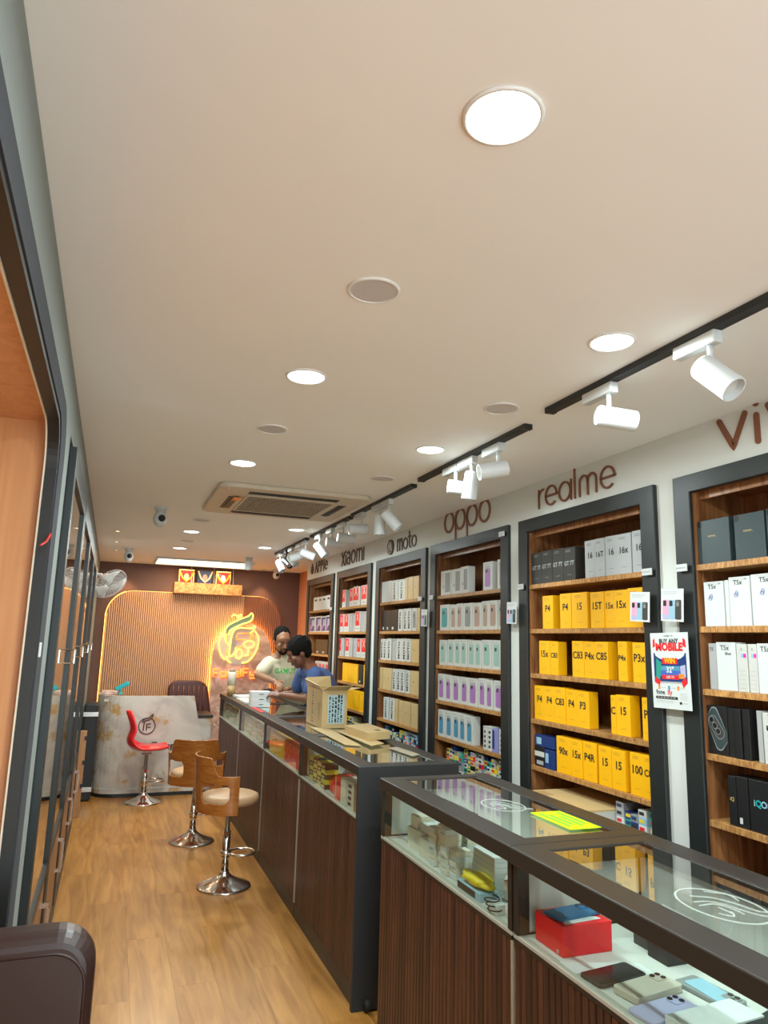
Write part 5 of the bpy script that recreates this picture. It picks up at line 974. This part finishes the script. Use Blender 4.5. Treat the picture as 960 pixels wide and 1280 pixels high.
def ply_stool(x, y, zs, back, ringdir, label):
    e = empty('bar_stool', (x, y, 0), label, 'stool', 'brown bentwood bar stools')
    stool_base(e, x, y, zs, ringdir)
    b = MB().lathe([(0, zs - .034), (.17, zs - .034), (.192, zs - .026), (.198, zs - .005), (.192, zs + .018), (.17, zs + .028), (0, zs + .034)], 40, (x, y, 0)); b.build('seat', 'leather_tan', e, smooth=True)
    a0 = math.atan2(back[1], back[0]); NT, NZ = 84, 44; H0, H1 = -.075, .285; R = .207; vs = []; fs = []
    def top(t):
        t = abs(t)
        if t < 42: return .285
        if t < 56: k = (t - 42) / 14; return .285 - .115 * (k * k * (3 - 2 * k))
        return .170
    def hole(t, z):
        t = abs(t)
        if not (22 < t < 74 and .0 < z < .115): return False
        dx = min(t - 22, 74 - t) * R * PI / 180; dz = min(z, .115 - z); r = .028
        return not (dx < r and dz < r and (r - dx) ** 2 + (r - dz) ** 2 > r * r)
    for i in range(NT + 1):
        t = -92 + 184 * i / NT; tp = top(t)
        for j in range(NZ + 1):
            z = H0 + (tp - H0) * j / NZ; rr = R + .10 * max(0, z) ** 1.2
            vs.append((x + rr * math.cos(a0 + math.radians(t)), y + rr * math.sin(a0 + math.radians(t)), zs + z))
    for i in range(NT):
        t = -92 + 184 * (i + .5) / NT; tp = top(t)
        for j in range(NZ):
            if not hole(t, H0 + (tp - H0) * (j + .5) / NZ): fs.append((i * (NZ + 1) + j, (i + 1) * (NZ + 1) + j, (i + 1) * (NZ + 1) + j + 1, i * (NZ + 1) + j + 1))
    o = MB().add(vs, fs).build('backrest', 'stool_ply', e, smooth=False)
    me = o.data; bm = bmesh.new(); bm.from_mesh(me); bmesh.ops.delete(bm, geom=[v for v in bm.verts if not v.link_faces], context='VERTS')
    bd = [v for v in bm.verts if v.is_boundary]
    for _ in range(3): bmesh.ops.smooth_vert(bm, verts=bd, factor=.5, use_axis_x=True, use_axis_y=True, use_axis_z=True)
    for f in bm.faces: f.smooth = True
    bm.to_mesh(me); bm.free()
    s = o.modifiers.new('s', 'SOLIDIFY'); s.thickness = .013; s.offset = 1
    return e
ply_stool(.84, 5.07, .555, (-1, -.10), (1, -.1), 'brown bentwood bar stool with tan seat nearest the entrance')
ply_stool(.75, 6.19, .525, (-.22, -.97), (.15, .1), 'brown bentwood bar stool behind the nearest one, its back to the entrance')
# red stool
x, y, zs = .44, 7.70, .50
e = empty('bar_stool', (x, y, 0), 'glossy red moulded bar stool before the marble desk', 'stool')
stool_base(e, x, y, zs, (1, 0), .175)
vs = []; prof = [(.20, .015), (.17, .004), (.08, -.006), (-.04, -.004), (-.12, .006), (-.17, .035), (-.198, .085), (-.185, .14), (-.165, .19), (-.175, .25), (-.20, .32), (-.225, .375)]
wid = [.12, .165, .19, .20, .20, .19, .18, .175, .165, .14, .09, .025]; NJ = 12
for (px, pz), w in zip(prof, wid):
    for j in range(NJ + 1):
        t = -1 + 2 * j / NJ; vs.append((x + px + .05 * t * t * (1 if px < -.1 else 0), y + w * t, zs + pz + .03 * t * t * (0 if pz > .1 else 1)))
fs = [(i * (NJ + 1) + j, i * (NJ + 1) + j + 1, (i + 1) * (NJ + 1) + j + 1, (i + 1) * (NJ + 1) + j) for i in range(len(prof) - 1) for j in range(NJ)]
o = MB().add(vs, fs).build('shell', 'leather_red', e, smooth=True); s = o.modifiers.new('s', 'SOLIDIFY'); s.thickness = .022; s.offset = 0; s = o.modifiers.new('b', 'SUBSURF'); s.levels = 1; s.render_levels = 2
o = MB().lathe([(0, zs + .004), (.15, zs + .004), (.172, zs + .016), (.165, zs + .034), (0, zs + .04)], 36, (x + .03, y, 0)).build('seat_pad', 'leather_red', e, smooth=True)

# ================================================================== RECEPTION DESK
e = empty('reception_desk', (.45, 8.2, 0), 'curved marble-faced reception desk before the fluted wall', 'desk')
def plan(x1, grow=0): return [(-.06, 8.50)] + [(.20 - .26 * math.cos(math.radians(t)), 8.22 - .24 * math.sin(math.radians(t)) - grow) for t in range(0, 91, 10)] + [(x1, 7.98 - grow), (x1, 8.02), (.22, 8.02)] + [(.20 - .22 * math.cos(math.radians(t)), 8.22 - .20 * math.sin(math.radians(t))) for t in range(90, -1, -10)] + [(-.02, 8.50)]
P = plan(1); b = MB()
b.prism(P, lambda p, q, s: (p if p < .99 else (1.115 if s == 0 else .89), q, .035 + .955 * s)); b.build('front', 'marble_desk', e)
MB().prism(plan(1.13), lambda p, q, s: (p, q - .0, .035 * s + .0)).build('plinth', 'charcoal', e)
MB().prism([(a, b_ - .004) if b_ < 8.1 and a < 1.1 else (a, b_) for a, b_ in plan(1.12)], lambda p, q, s: (p, q, .075 + .015 * s)).build('base_band', 'offwhite', e)
MB().box(.0, .90, 8.03, 8.42, .93, .955).build('worktop', 'marble_desk', e)
e2 = empty('side_desk', (1.0, 8.3, 0), 'lower marble desk wing with dark glass top beside the counters', 'desk')
MB().box(.925, 1.10, 8.06, 8.52, 0, .755).build('body', 'marble_desk', e2); MB().box(.92, 1.11, 8.05, 8.54, .757, .785).build('worktop', 'charcoal', e2, bevel=.002)
b = MB(); cx, cz, s_ = .435, .70, .085; f = lambda p, q, k: (cx + p * s_, 7.979 - .006 * k, cz + q * s_)
b.ribbon(arc(0, -.1, .95, 120, 420, 30), .12, f); b.ribbon(smooth([(-.55, .3), (-.3, .75), (.1, .8), (.6, 1.25), (.5, .85), (.1, .55), (-.3, .4), (-.4, -.6)], 3), .16, f); b.ribbon([(-.05, -.6), (-.05, .1), (.4, .15)], .14, f); b.ribbon([(.05, -.25), (.4, -.25)], .12, f)
b.build('emblem', 'sign_dark', e)
b = MB(); cx = .50
for ch in 'FonelFy':
    for st in LT[ch]: b.ribbon([(p[0] * .009, p[1] * .009) for p in st], .010, lambda p, q, k, cx=cx: (cx + p, 7.979 - .008 * k, .455 + q))
    cx += .028 if ch == 'l' else .062
b.build('lettering', 'sign_dark', e)
# scanner / card terminal on the desk
e = empty('card_scanner', (.14, 8.12, .99), 'small turquoise device on a stand on the desk corner', 'scanner')
MB().lathe([(.035, .991), (.03, 1.0), (.008, 1.005), (.008, 1.05)], 20, (.15, 8.2, 0)).build('stand', 'teal', e, smooth=True)
b = MB().box(-.075, .075, -.025, .025, -.022, .022); q = Matrix.Rotation(-.5, 3, 'Y'); b = oriented(b, q, Vector((.165, 8.2, 1.075))); b.build('head', 'teal', e, bevel=.012)
o = MB().box(-.03, .12, 8.12, 8.30, .991, 1.03).build('paper_tray', 'marble_pink', bevel=.004); o.location = (-.0, .0, 0); tag(o, 'low pinkish tray on the desk corner beside the turquoise device', 'tray')
mat('leather_red_brown', (.075, .016, .012), .35, scale=40, bump=.05)
# executive chair behind
e = empty('office_chair', (.92, 8.68, 0), 'dark brown leather office chair behind the desk', 'chair')
b = MB().prism(rrect(.68, 1.12, .52, 1.10, .11, 8), lambda p, q, s: (p + (.10 * (1.10 - q) / .58 if p > .9 else 0), 8.80 + .07 * s + .06 * (q - .5), q)); b.build('backrest', 'leather_red_brown', e, bevel=.02)
for k in range(7): MB().tube([(.74 + k * .058, 8.795 + .06 * (z - .5), z) for z in (.60, .8, 1.04)], .012, 8).build('stitched_rib', 'leather_red_brown', e, smooth=True)
MB().prism(rrect(.66, 1.14, 8.56, 8.82, .05), lambda p, q, s: (p, q, .44 + .09 * s)).build('seat', 'leather_brown', e, bevel=.02)
MB().lathe([(.03, .08), (.03, .44)], 16, (.91, 8.72, 0)).build('column', 'chrome', e, smooth=True)
for k in range(5):
    a = 2 * PI * k / 5 + .3; MB().tube([(.91, 8.72, .10), (.91 + .20 * math.cos(a), 8.72 + .14 * math.sin(a), .065)], .018, 8).build('leg', 'chrome', e, smooth=True)
    MB().lathe([(0, -.012), (.024, -.012), (.026, 0), (.024, .012), (0, .012)], 14, (.91 + .20 * math.cos(a), 8.72 + .14 * math.sin(a), .026), ax='x').build('caster', 'rubber', e, smooth=True)

# dark leather armchair back in the near corner
e = empty('leather_chair', (-.22, 1.9, 0), 'dark brown padded leather chair, its back rising at the niche by the entrance', 'chair')
b = MB().prism(rrect(-.50, .035, .40, .945, .085, 8), lambda p, q, s: (p, 1.86 + .10 * s, q)); b.build('backrest', 'leather_brown', e, bevel=.03, seg=4)
pp = [(x_, 1.862, z_) for x_, z_ in [(-.46, .905)] + arc(-.06, .83, .075, 90, 0, 8) + [(.015, .46)]]; MB().tube(pp, .004, 6).build('piping', 'leather_brown', e, smooth=True)
MB().prism(rrect(-.50, .03, 1.35, 1.86, .06, 5), lambda p, q, s: (p, q, .30 + .14 * s)).build('seat', 'leather_brown', e, bevel=.03, seg=3)
for xx in (-.45, -.02):
    for yy in (1.42, 1.88): MB().lathe([(.02, 0), (.024, .31)], 12, (xx, yy, 0)).build('leg', 'matte_black', e, smooth=True)

# ================================================================== PEOPLE
def capsule(bm, a, b, ra, rb, n=10):
    a, b = Vector(a), Vector(b)
    for c, r in ((a, ra), (b, rb)): bmesh.ops.create_icosphere(bm, subdivisions=2, radius=r, matrix=Matrix.Translation(c))
    d = b - a
    if d.length > 1e-4:
        q = d.to_track_quat('Z', 'Y').to_matrix().to_4x4(); bmesh.ops.create_cone(bm, cap_ends=True, segments=16, radius1=ra, radius2=rb, depth=d.length, matrix=Matrix.Translation((a + b) / 2) @ q)
def ellip(bm, c, r, R=None, sub=3):
    m = Matrix.Translation(Vector(c)) @ ((R or Matrix.Identity(3)).to_4x4()) @ Matrix.Diagonal((*r, 1)); bmesh.ops.create_icosphere(bm, subdivisions=sub, radius=1, matrix=m)
def fuse(name, bm, m, voxel, parent, smooth=4, shift=None):
    me = bpy.data.meshes.new(name); bm.to_mesh(me); bm.free(); o = bpy.data.objects.new(name, me); COL.objects.link(o)
    r = o.modifiers.new('r', 'REMESH'); r.mode = 'VOXEL'; r.voxel_size = voxel; r.use_smooth_shade = True
    s = o.modifiers.new('s', 'SMOOTH'); s.iterations = smooth; s.factor = .5
    dg = bpy.context.evaluated_depsgraph_get(); me2 = bpy.data.meshes.new_from_object(o.evaluated_get(dg)); bpy.data.objects.remove(o)
    me2.name = name; me2.materials.clear(); me2.materials.append(MT[m]); me2.polygons.foreach_set('use_smooth', [True] * len(me2.polygons))
    me2.transform(Matrix.Translation(-parent.location)); o = bpy.data.objects.new(name, me2); put(o, parent); return o
def hand(bm, wrist, palm_dir, up, side, curl=.6, s=1.0):
    """wrist point, direction of the fingers, back-of-hand normal, thumb side vector"""
    w = Vector(wrist); f = Vector(palm_dir).normalized(); u = Vector(up).normalized(); u = (u - f * u.dot(f)).normalized(); t = Vector(side).normalized()
    pc = w + f * .048 * s
    R = Matrix((f, t, u)).transposed(); ellip(bm, pc, (.046 * s, .036 * s, .015 * s), R)
    for k, (off, L) in enumerate(((.027, .070), (.009, .078), (-.009, .073), (-.026, .058))):
        p0 = w + f * .085 * s + t * off * s; d = f; p = p0
        for j, q in enumerate((.45, .32, .26)):
            a = curl * (.6 + .5 * j); d2 = (f * math.cos(a) - u * math.sin(a)); p2 = p + d2 * L * q * s; capsule(bm, p, p2, (.0085 - .001 * j) * s, (.0078 - .001 * j) * s); p = p2
    p = w + f * .03 * s + t * .030 * s; p2 = p + (t * .7 + f * .7).normalized() * .035 * s; p3 = p2 + (f * .9 + t * .1 - u * .4).normalized() * .028 * s
    capsule(bm, p, p2, .0115 * s, .010 * s); capsule(bm, p2, p3, .0095 * s, .008 * s)
def head(bm, c, f, u, s=1.0):
    f = Vector(f).normalized(); u = Vector(u); u = (u - f * u.dot(f)).normalized(); l = u.cross(f)
    R = Matrix((l, f, u)).transposed(); P = lambda a, b, c_: Vector(c) + (l * a + f * b + u * c_) * s
    E = lambda a, b, c_, r: ellip(bm, P(a, b, c_), tuple(k * s for k in r), R)
    E(0, -.012, .028, (.074, .092, .088)); E(0, .020, -.035, (.060, .066, .072)); E(0, .050, -.080, (.032, .030, .026)); E(0, .055, .040, (.055, .030, .038))
    E(0, .078, .022, (.050, .012, .010)); E(.036, .062, -.018, (.024, .020, .022)); E(-.036, .062, -.018, (.024, .020, .022))
    capsule(bm, P(0, .082, .012), P(0, .104, -.020), .008 * s, .013 * s); E(.012, .094, -.026, (.009, .010, .007)); E(-.012, .094, -.026, (.009, .010, .007))
    E(0, .086, -.048, (.024, .010, .006)); E(0, .084, -.058, (.021, .010, .007))
    for k in (1, -1): E(.074 * k, -.008, -.002, (.008, .018, .030)); E(.028 * k, .076, .004, (.017, .008, .011))
    return R, P
def face_parts(e, c, f, u, s, beard=False, hairline=.0, thick=1.0):
    f = Vector(f).normalized(); u = Vector(u); u = (u - f * u.dot(f)).normalized(); l = u.cross(f); R = Matrix((l, f, u)).transposed(); P = lambda a, b, c_: Vector(c) + (l * a + f * b + u * c_) * s
    bm = bmesh.new()
    def E(a, b, c_, r): ellip(bm, P(a, b, c_), tuple(k * s for k in r), R)
    E(0, -.020 - hairline, .046, (.080 * thick, .094 * thick, .082 * thick)); E(0, -.050, .0, (.074, .056, .064)); 
    for k in (1, -1): E(.066 * k, -.010, .028, (.015, .034, .036))
    rnd = random.Random(3)
    for _ in range(70):
        t, p_ = rnd.uniform(0, 2 * PI), rnd.uniform(0, 1.35); E(.073 * thick * math.sin(p_) * math.cos(t), -.022 - hairline + .090 * thick * math.sin(p_) * math.sin(t), .046 + .080 * thick * math.cos(p_), (.011, .011, .010))
    fuse('hair', bm, 'hair', .005, e, 2)
    for k in (1, -1):
        b = MB().tube([tuple(P(.014 * k, .089, .024)), tuple(P(.030 * k, .086, .029)), tuple(P(.046 * k, .074, .022))], [.003 * s, .0042 * s, .002 * s], 6); b.build('eyebrow', 'hair', e, smooth=True)
        bm = bmesh.new(); ellip(bm, P(.028 * k, .0790, .000), (.0115 * s, .006 * s, .0030 * s), R, 2); me = bpy.data.meshes.new('eye'); bm.to_mesh(me); bm.free(); me.transform(Matrix.Translation(-e.location)); me.materials.append(MT['eye_white']); o = bpy.data.objects.new('eye', me); put(o, e)
        bm = bmesh.new(); ellip(bm, P(.028 * k, .0838, -.001), (.0052 * s, .003 * s, .0030 * s), R, 2); me = bpy.data.meshes.new('iris'); bm.to_mesh(me); bm.free(); me.transform(Matrix.Translation(-e.location)); me.materials.append(MT['black']); o2 = bpy.data.objects.new('iris', me); put(o2, o)
    bm = bmesh.new(); ellip(bm, P(0, .0915, -.0535), (.021 * s, .006 * s, .006 * s), R, 2); me = bpy.data.meshes.new('lips'); bm.to_mesh(me); bm.free(); me.transform(Matrix.Translation(-e.location)); me.materials.append(MT['lip']); put(bpy.data.objects.new('lips', me), e)
    if beard:
        bm = bmesh.new(); ellip(bm, P(0, .066, -.092), (.030 * s, .024 * s, .016 * s), R); ellip(bm, P(0, .096, -.039), (.024 * s, .006 * s, .0045 * s), R)
        for k in (1, -1): capsule(bm, P(.026 * k, .085, -.042), P(.026 * k, .075, -.082), .0045 * s, .007 * s); capsule(bm, P(.026 * k, .07, -.088), P(.056 * k, .02, -.062), .009 * s, .006 * s)
        fuse('beard', bm, 'hair', .004, e, 1)
def person(e, J, hf, hu, skin, shirt, hands, beard=False, sh=1.0, hs=1.0, hairline=0, thick=1.0):
    """J: joint name -> world point"""
    V = {k: Vector(v) for k, v in J.items()}
    bm = bmesh.new(); head(bm, V['head'], hf, hu, hs)
    capsule(bm, V['neck'], V['head'] + Vector((0, 0, -.05)), .056, .052); capsule(bm, V['chest'], V['neck'], .11, .06); capsule(bm, V['hip'], V['chest'], .125, .13)
    for k in 'lr':
        capsule(bm, V['neck'] + (V['sh_' + k] - V['neck']) * .4, V['sh_' + k], .06, .055); capsule(bm, V['sh_' + k], V['el_' + k], .050, .040); capsule(bm, V['el_' + k], V['wr_' + k], .040, .026)
        hp = V['hip'] + (V['kn_' + k] - V['hip']) * .1 + Vector(J['hipside']) * (.09 if k == 'l' else -.09); capsule(bm, hp, V['kn_' + k], .085, .055); capsule(bm, V['kn_' + k], V['an_' + k], .055, .036); 
        hand(bm, V['wr_' + k], *hands[k])
    o = fuse('body', bm, skin, .0065, e, 3)
    # shirt
    bm = bmesh.new(); capsule(bm, V['hip'] + Vector((0, 0, .02)), V['chest'], .150 * sh, .150 * sh); capsule(bm, V['chest'], V['neck'] + Vector((0, 0, -.045)), .150 * sh, .082)
    for k in 'lr':
        side = (V['sh_' + k] - V['neck']); capsule(bm, V['chest'] + side * .45, V['sh_' + k], .10, .068); capsule(bm, V['neck'] + side * .35 + Vector((0, 0, -.03)), V['sh_' + k], .062, .066)
        sl = V['sh_' + k] + (V['el_' + k] - V['sh_' + k]) * .62; capsule(bm, V['sh_' + k], sl, .070, .066)
        capsule(bm, V['hip'] + Vector(J['hipside']) * (.05 if k == 'l' else -.05), V['chest'] + side * .3, .125 * sh, .115 * sh)
    so = fuse('shirt', bm, shirt, .008, e, 5)
    bm = bmesh.new(); capsule(bm, V['hip'] + Vector(J['hipside']) * .05, V['hip'] - Vector(J['hipside']) * .05, .135, .135)
    for k in 'lr':
        hp = V['hip'] + (V['kn_' + k] - V['hip']) * .1 + Vector(J['hipside']) * (.09 if k == 'l' else -.09); capsule(bm, hp, V['kn_' + k], .098, .07); capsule(bm, V['kn_' + k], V['an_' + k] + Vector((0, 0, .03)), .07, .055)
    fuse('trousers', bm, 'trousers', .009, e, 4)
    for k in 'lr':
        fd = Vector((*Vector(J['toe'])[:2], 0)).normalized(); a = V['an_' + k]; bm = bmesh.new(); capsule(bm, (a.x, a.y, .042), Vector((a.x, a.y, .036)) + fd * .15, .042, .034); 
        for v in bm.verts: v.co.z = max(v.co.z, .001)
        fuse('shoe', bm, 'rubber', .007, e, 2)
    face_parts(e, J['head'], hf, hu, hs, beard, hairline, thick); return so
# the person in blue, leaning over the counter toward the aisle
eb = empty('person', (1.84, 6.2, 0), 'person in blue T-shirt leaning on the counter, head bowed over a phone', 'person')
J = dict(head=(1.555, 6.18, 1.488), neck=(1.65, 6.20, 1.375), chest=(1.745, 6.20, 1.225), hip=(1.845, 6.20, .93), sh_l=(1.665, 6.03, 1.315), sh_r=(1.65, 6.37, 1.315), el_l=(1.60, 5.98, 1.115), el_r=(1.60, 6.44, 1.12),
         wr_l=(1.415, 6.18, 1.135), wr_r=(1.50, 6.45, 1.125), kn_l=(1.85, 6.10, .50), kn_r=(1.84, 6.32, .50), an_l=(1.86, 6.09, .07), an_r=(1.86, 6.33, .07), hipside=(0, -1, 0), toe=(-1, 0, 0))
person(eb, J, (-1, .05, -.50), (-.35, 0, 1), 'skin', 'shirt_blue', dict(l=((-.80, .5, .1), (-.1, -.1, 1), (.3, .8, .5), .75), r=((-.85, .15, .1), (0, .1, 1), (-.2, -.8, .4), .75)), hs=1.08, thick=1.10, sh=1.03)
# the person in the cream T-shirt
ec = empty('person', (1.80, 7.1, 0), 'bearded person in cream T-shirt with green lettering, looking down at a phone', 'person')
J = dict(head=(1.56, 6.90, 1.588), neck=(1.60, 6.97, 1.465), chest=(1.665, 7.0, 1.29), hip=(1.835, 7.06, .97), sh_l=(1.795, 6.98, 1.375), sh_r=(1.455, 6.95, 1.375), el_l=(1.77, 6.80, 1.15), el_r=(1.335, 6.86, 1.265),
         wr_l=(1.58, 6.66, 1.15), wr_r=(1.47, 6.70, 1.215), kn_l=(1.86, 6.96, .52), kn_r=(1.83, 7.17, .52), an_l=(1.87, 6.96, .07), an_r=(1.84, 7.19, .07), hipside=(.2, -.95, 0), toe=(-1, -.3, 0))
shirt = person(ec, J, (.12, -1, -.42), (0, -.2, 1), 'skin_light', 'shirt_cream', dict(l=((-.85, -.45, .05), (0, 0, 1), (-.3, .8, .3), .7), r=((.2, -.95, -.2), (0, 0, 1), (.8, .3, .3), .7)), beard=True, hairline=.012, thick=.97, hs=1.04, sh=.98)
# printed words follow the shirt front
bvh = BVHTree.FromPolygons([v.co + ec.location for v in shirt.data.vertices], [tuple(p.vertices) for p in shirt.data.polygons])
def shirt_print(t, cx, cz, size, m, bold, sx=1):
    b = MB(); vs, fs, w = text_geo(t, bold); out = []
    for vx, vy in vs:
        p = Vector((cx + (vx - w / 2) * size * sx, 6.0, cz + vy * size)); h = bvh.ray_cast(p, Vector((0, 1, 0)))
        out.append(tuple((h[0] if h[0] else Vector((p.x, 6.5, p.z))) + Vector((0, -.002, 0))))
    b.add(out, fs).build('shirt_print', m, ec, recalc=False)
shirt_print('GAMUT', 1.60, 1.285, .068, 'green', .03, .85)
e = empty('phone', (1.42, 6.50, 1.12), 'dark phone held by the two people over the counter', 'phone')
oriented(MB().box(-.04, .04, -.075, .075, -.004, .004), Matrix.Rotation(.35, 3, 'X') @ Matrix.Rotation(.2, 3, 'Z'), Vector((1.385, 6.50, 1.135))).build('body', 'phone_black', e, bevel=.003)
print('objects', len(bpy.data.objects))
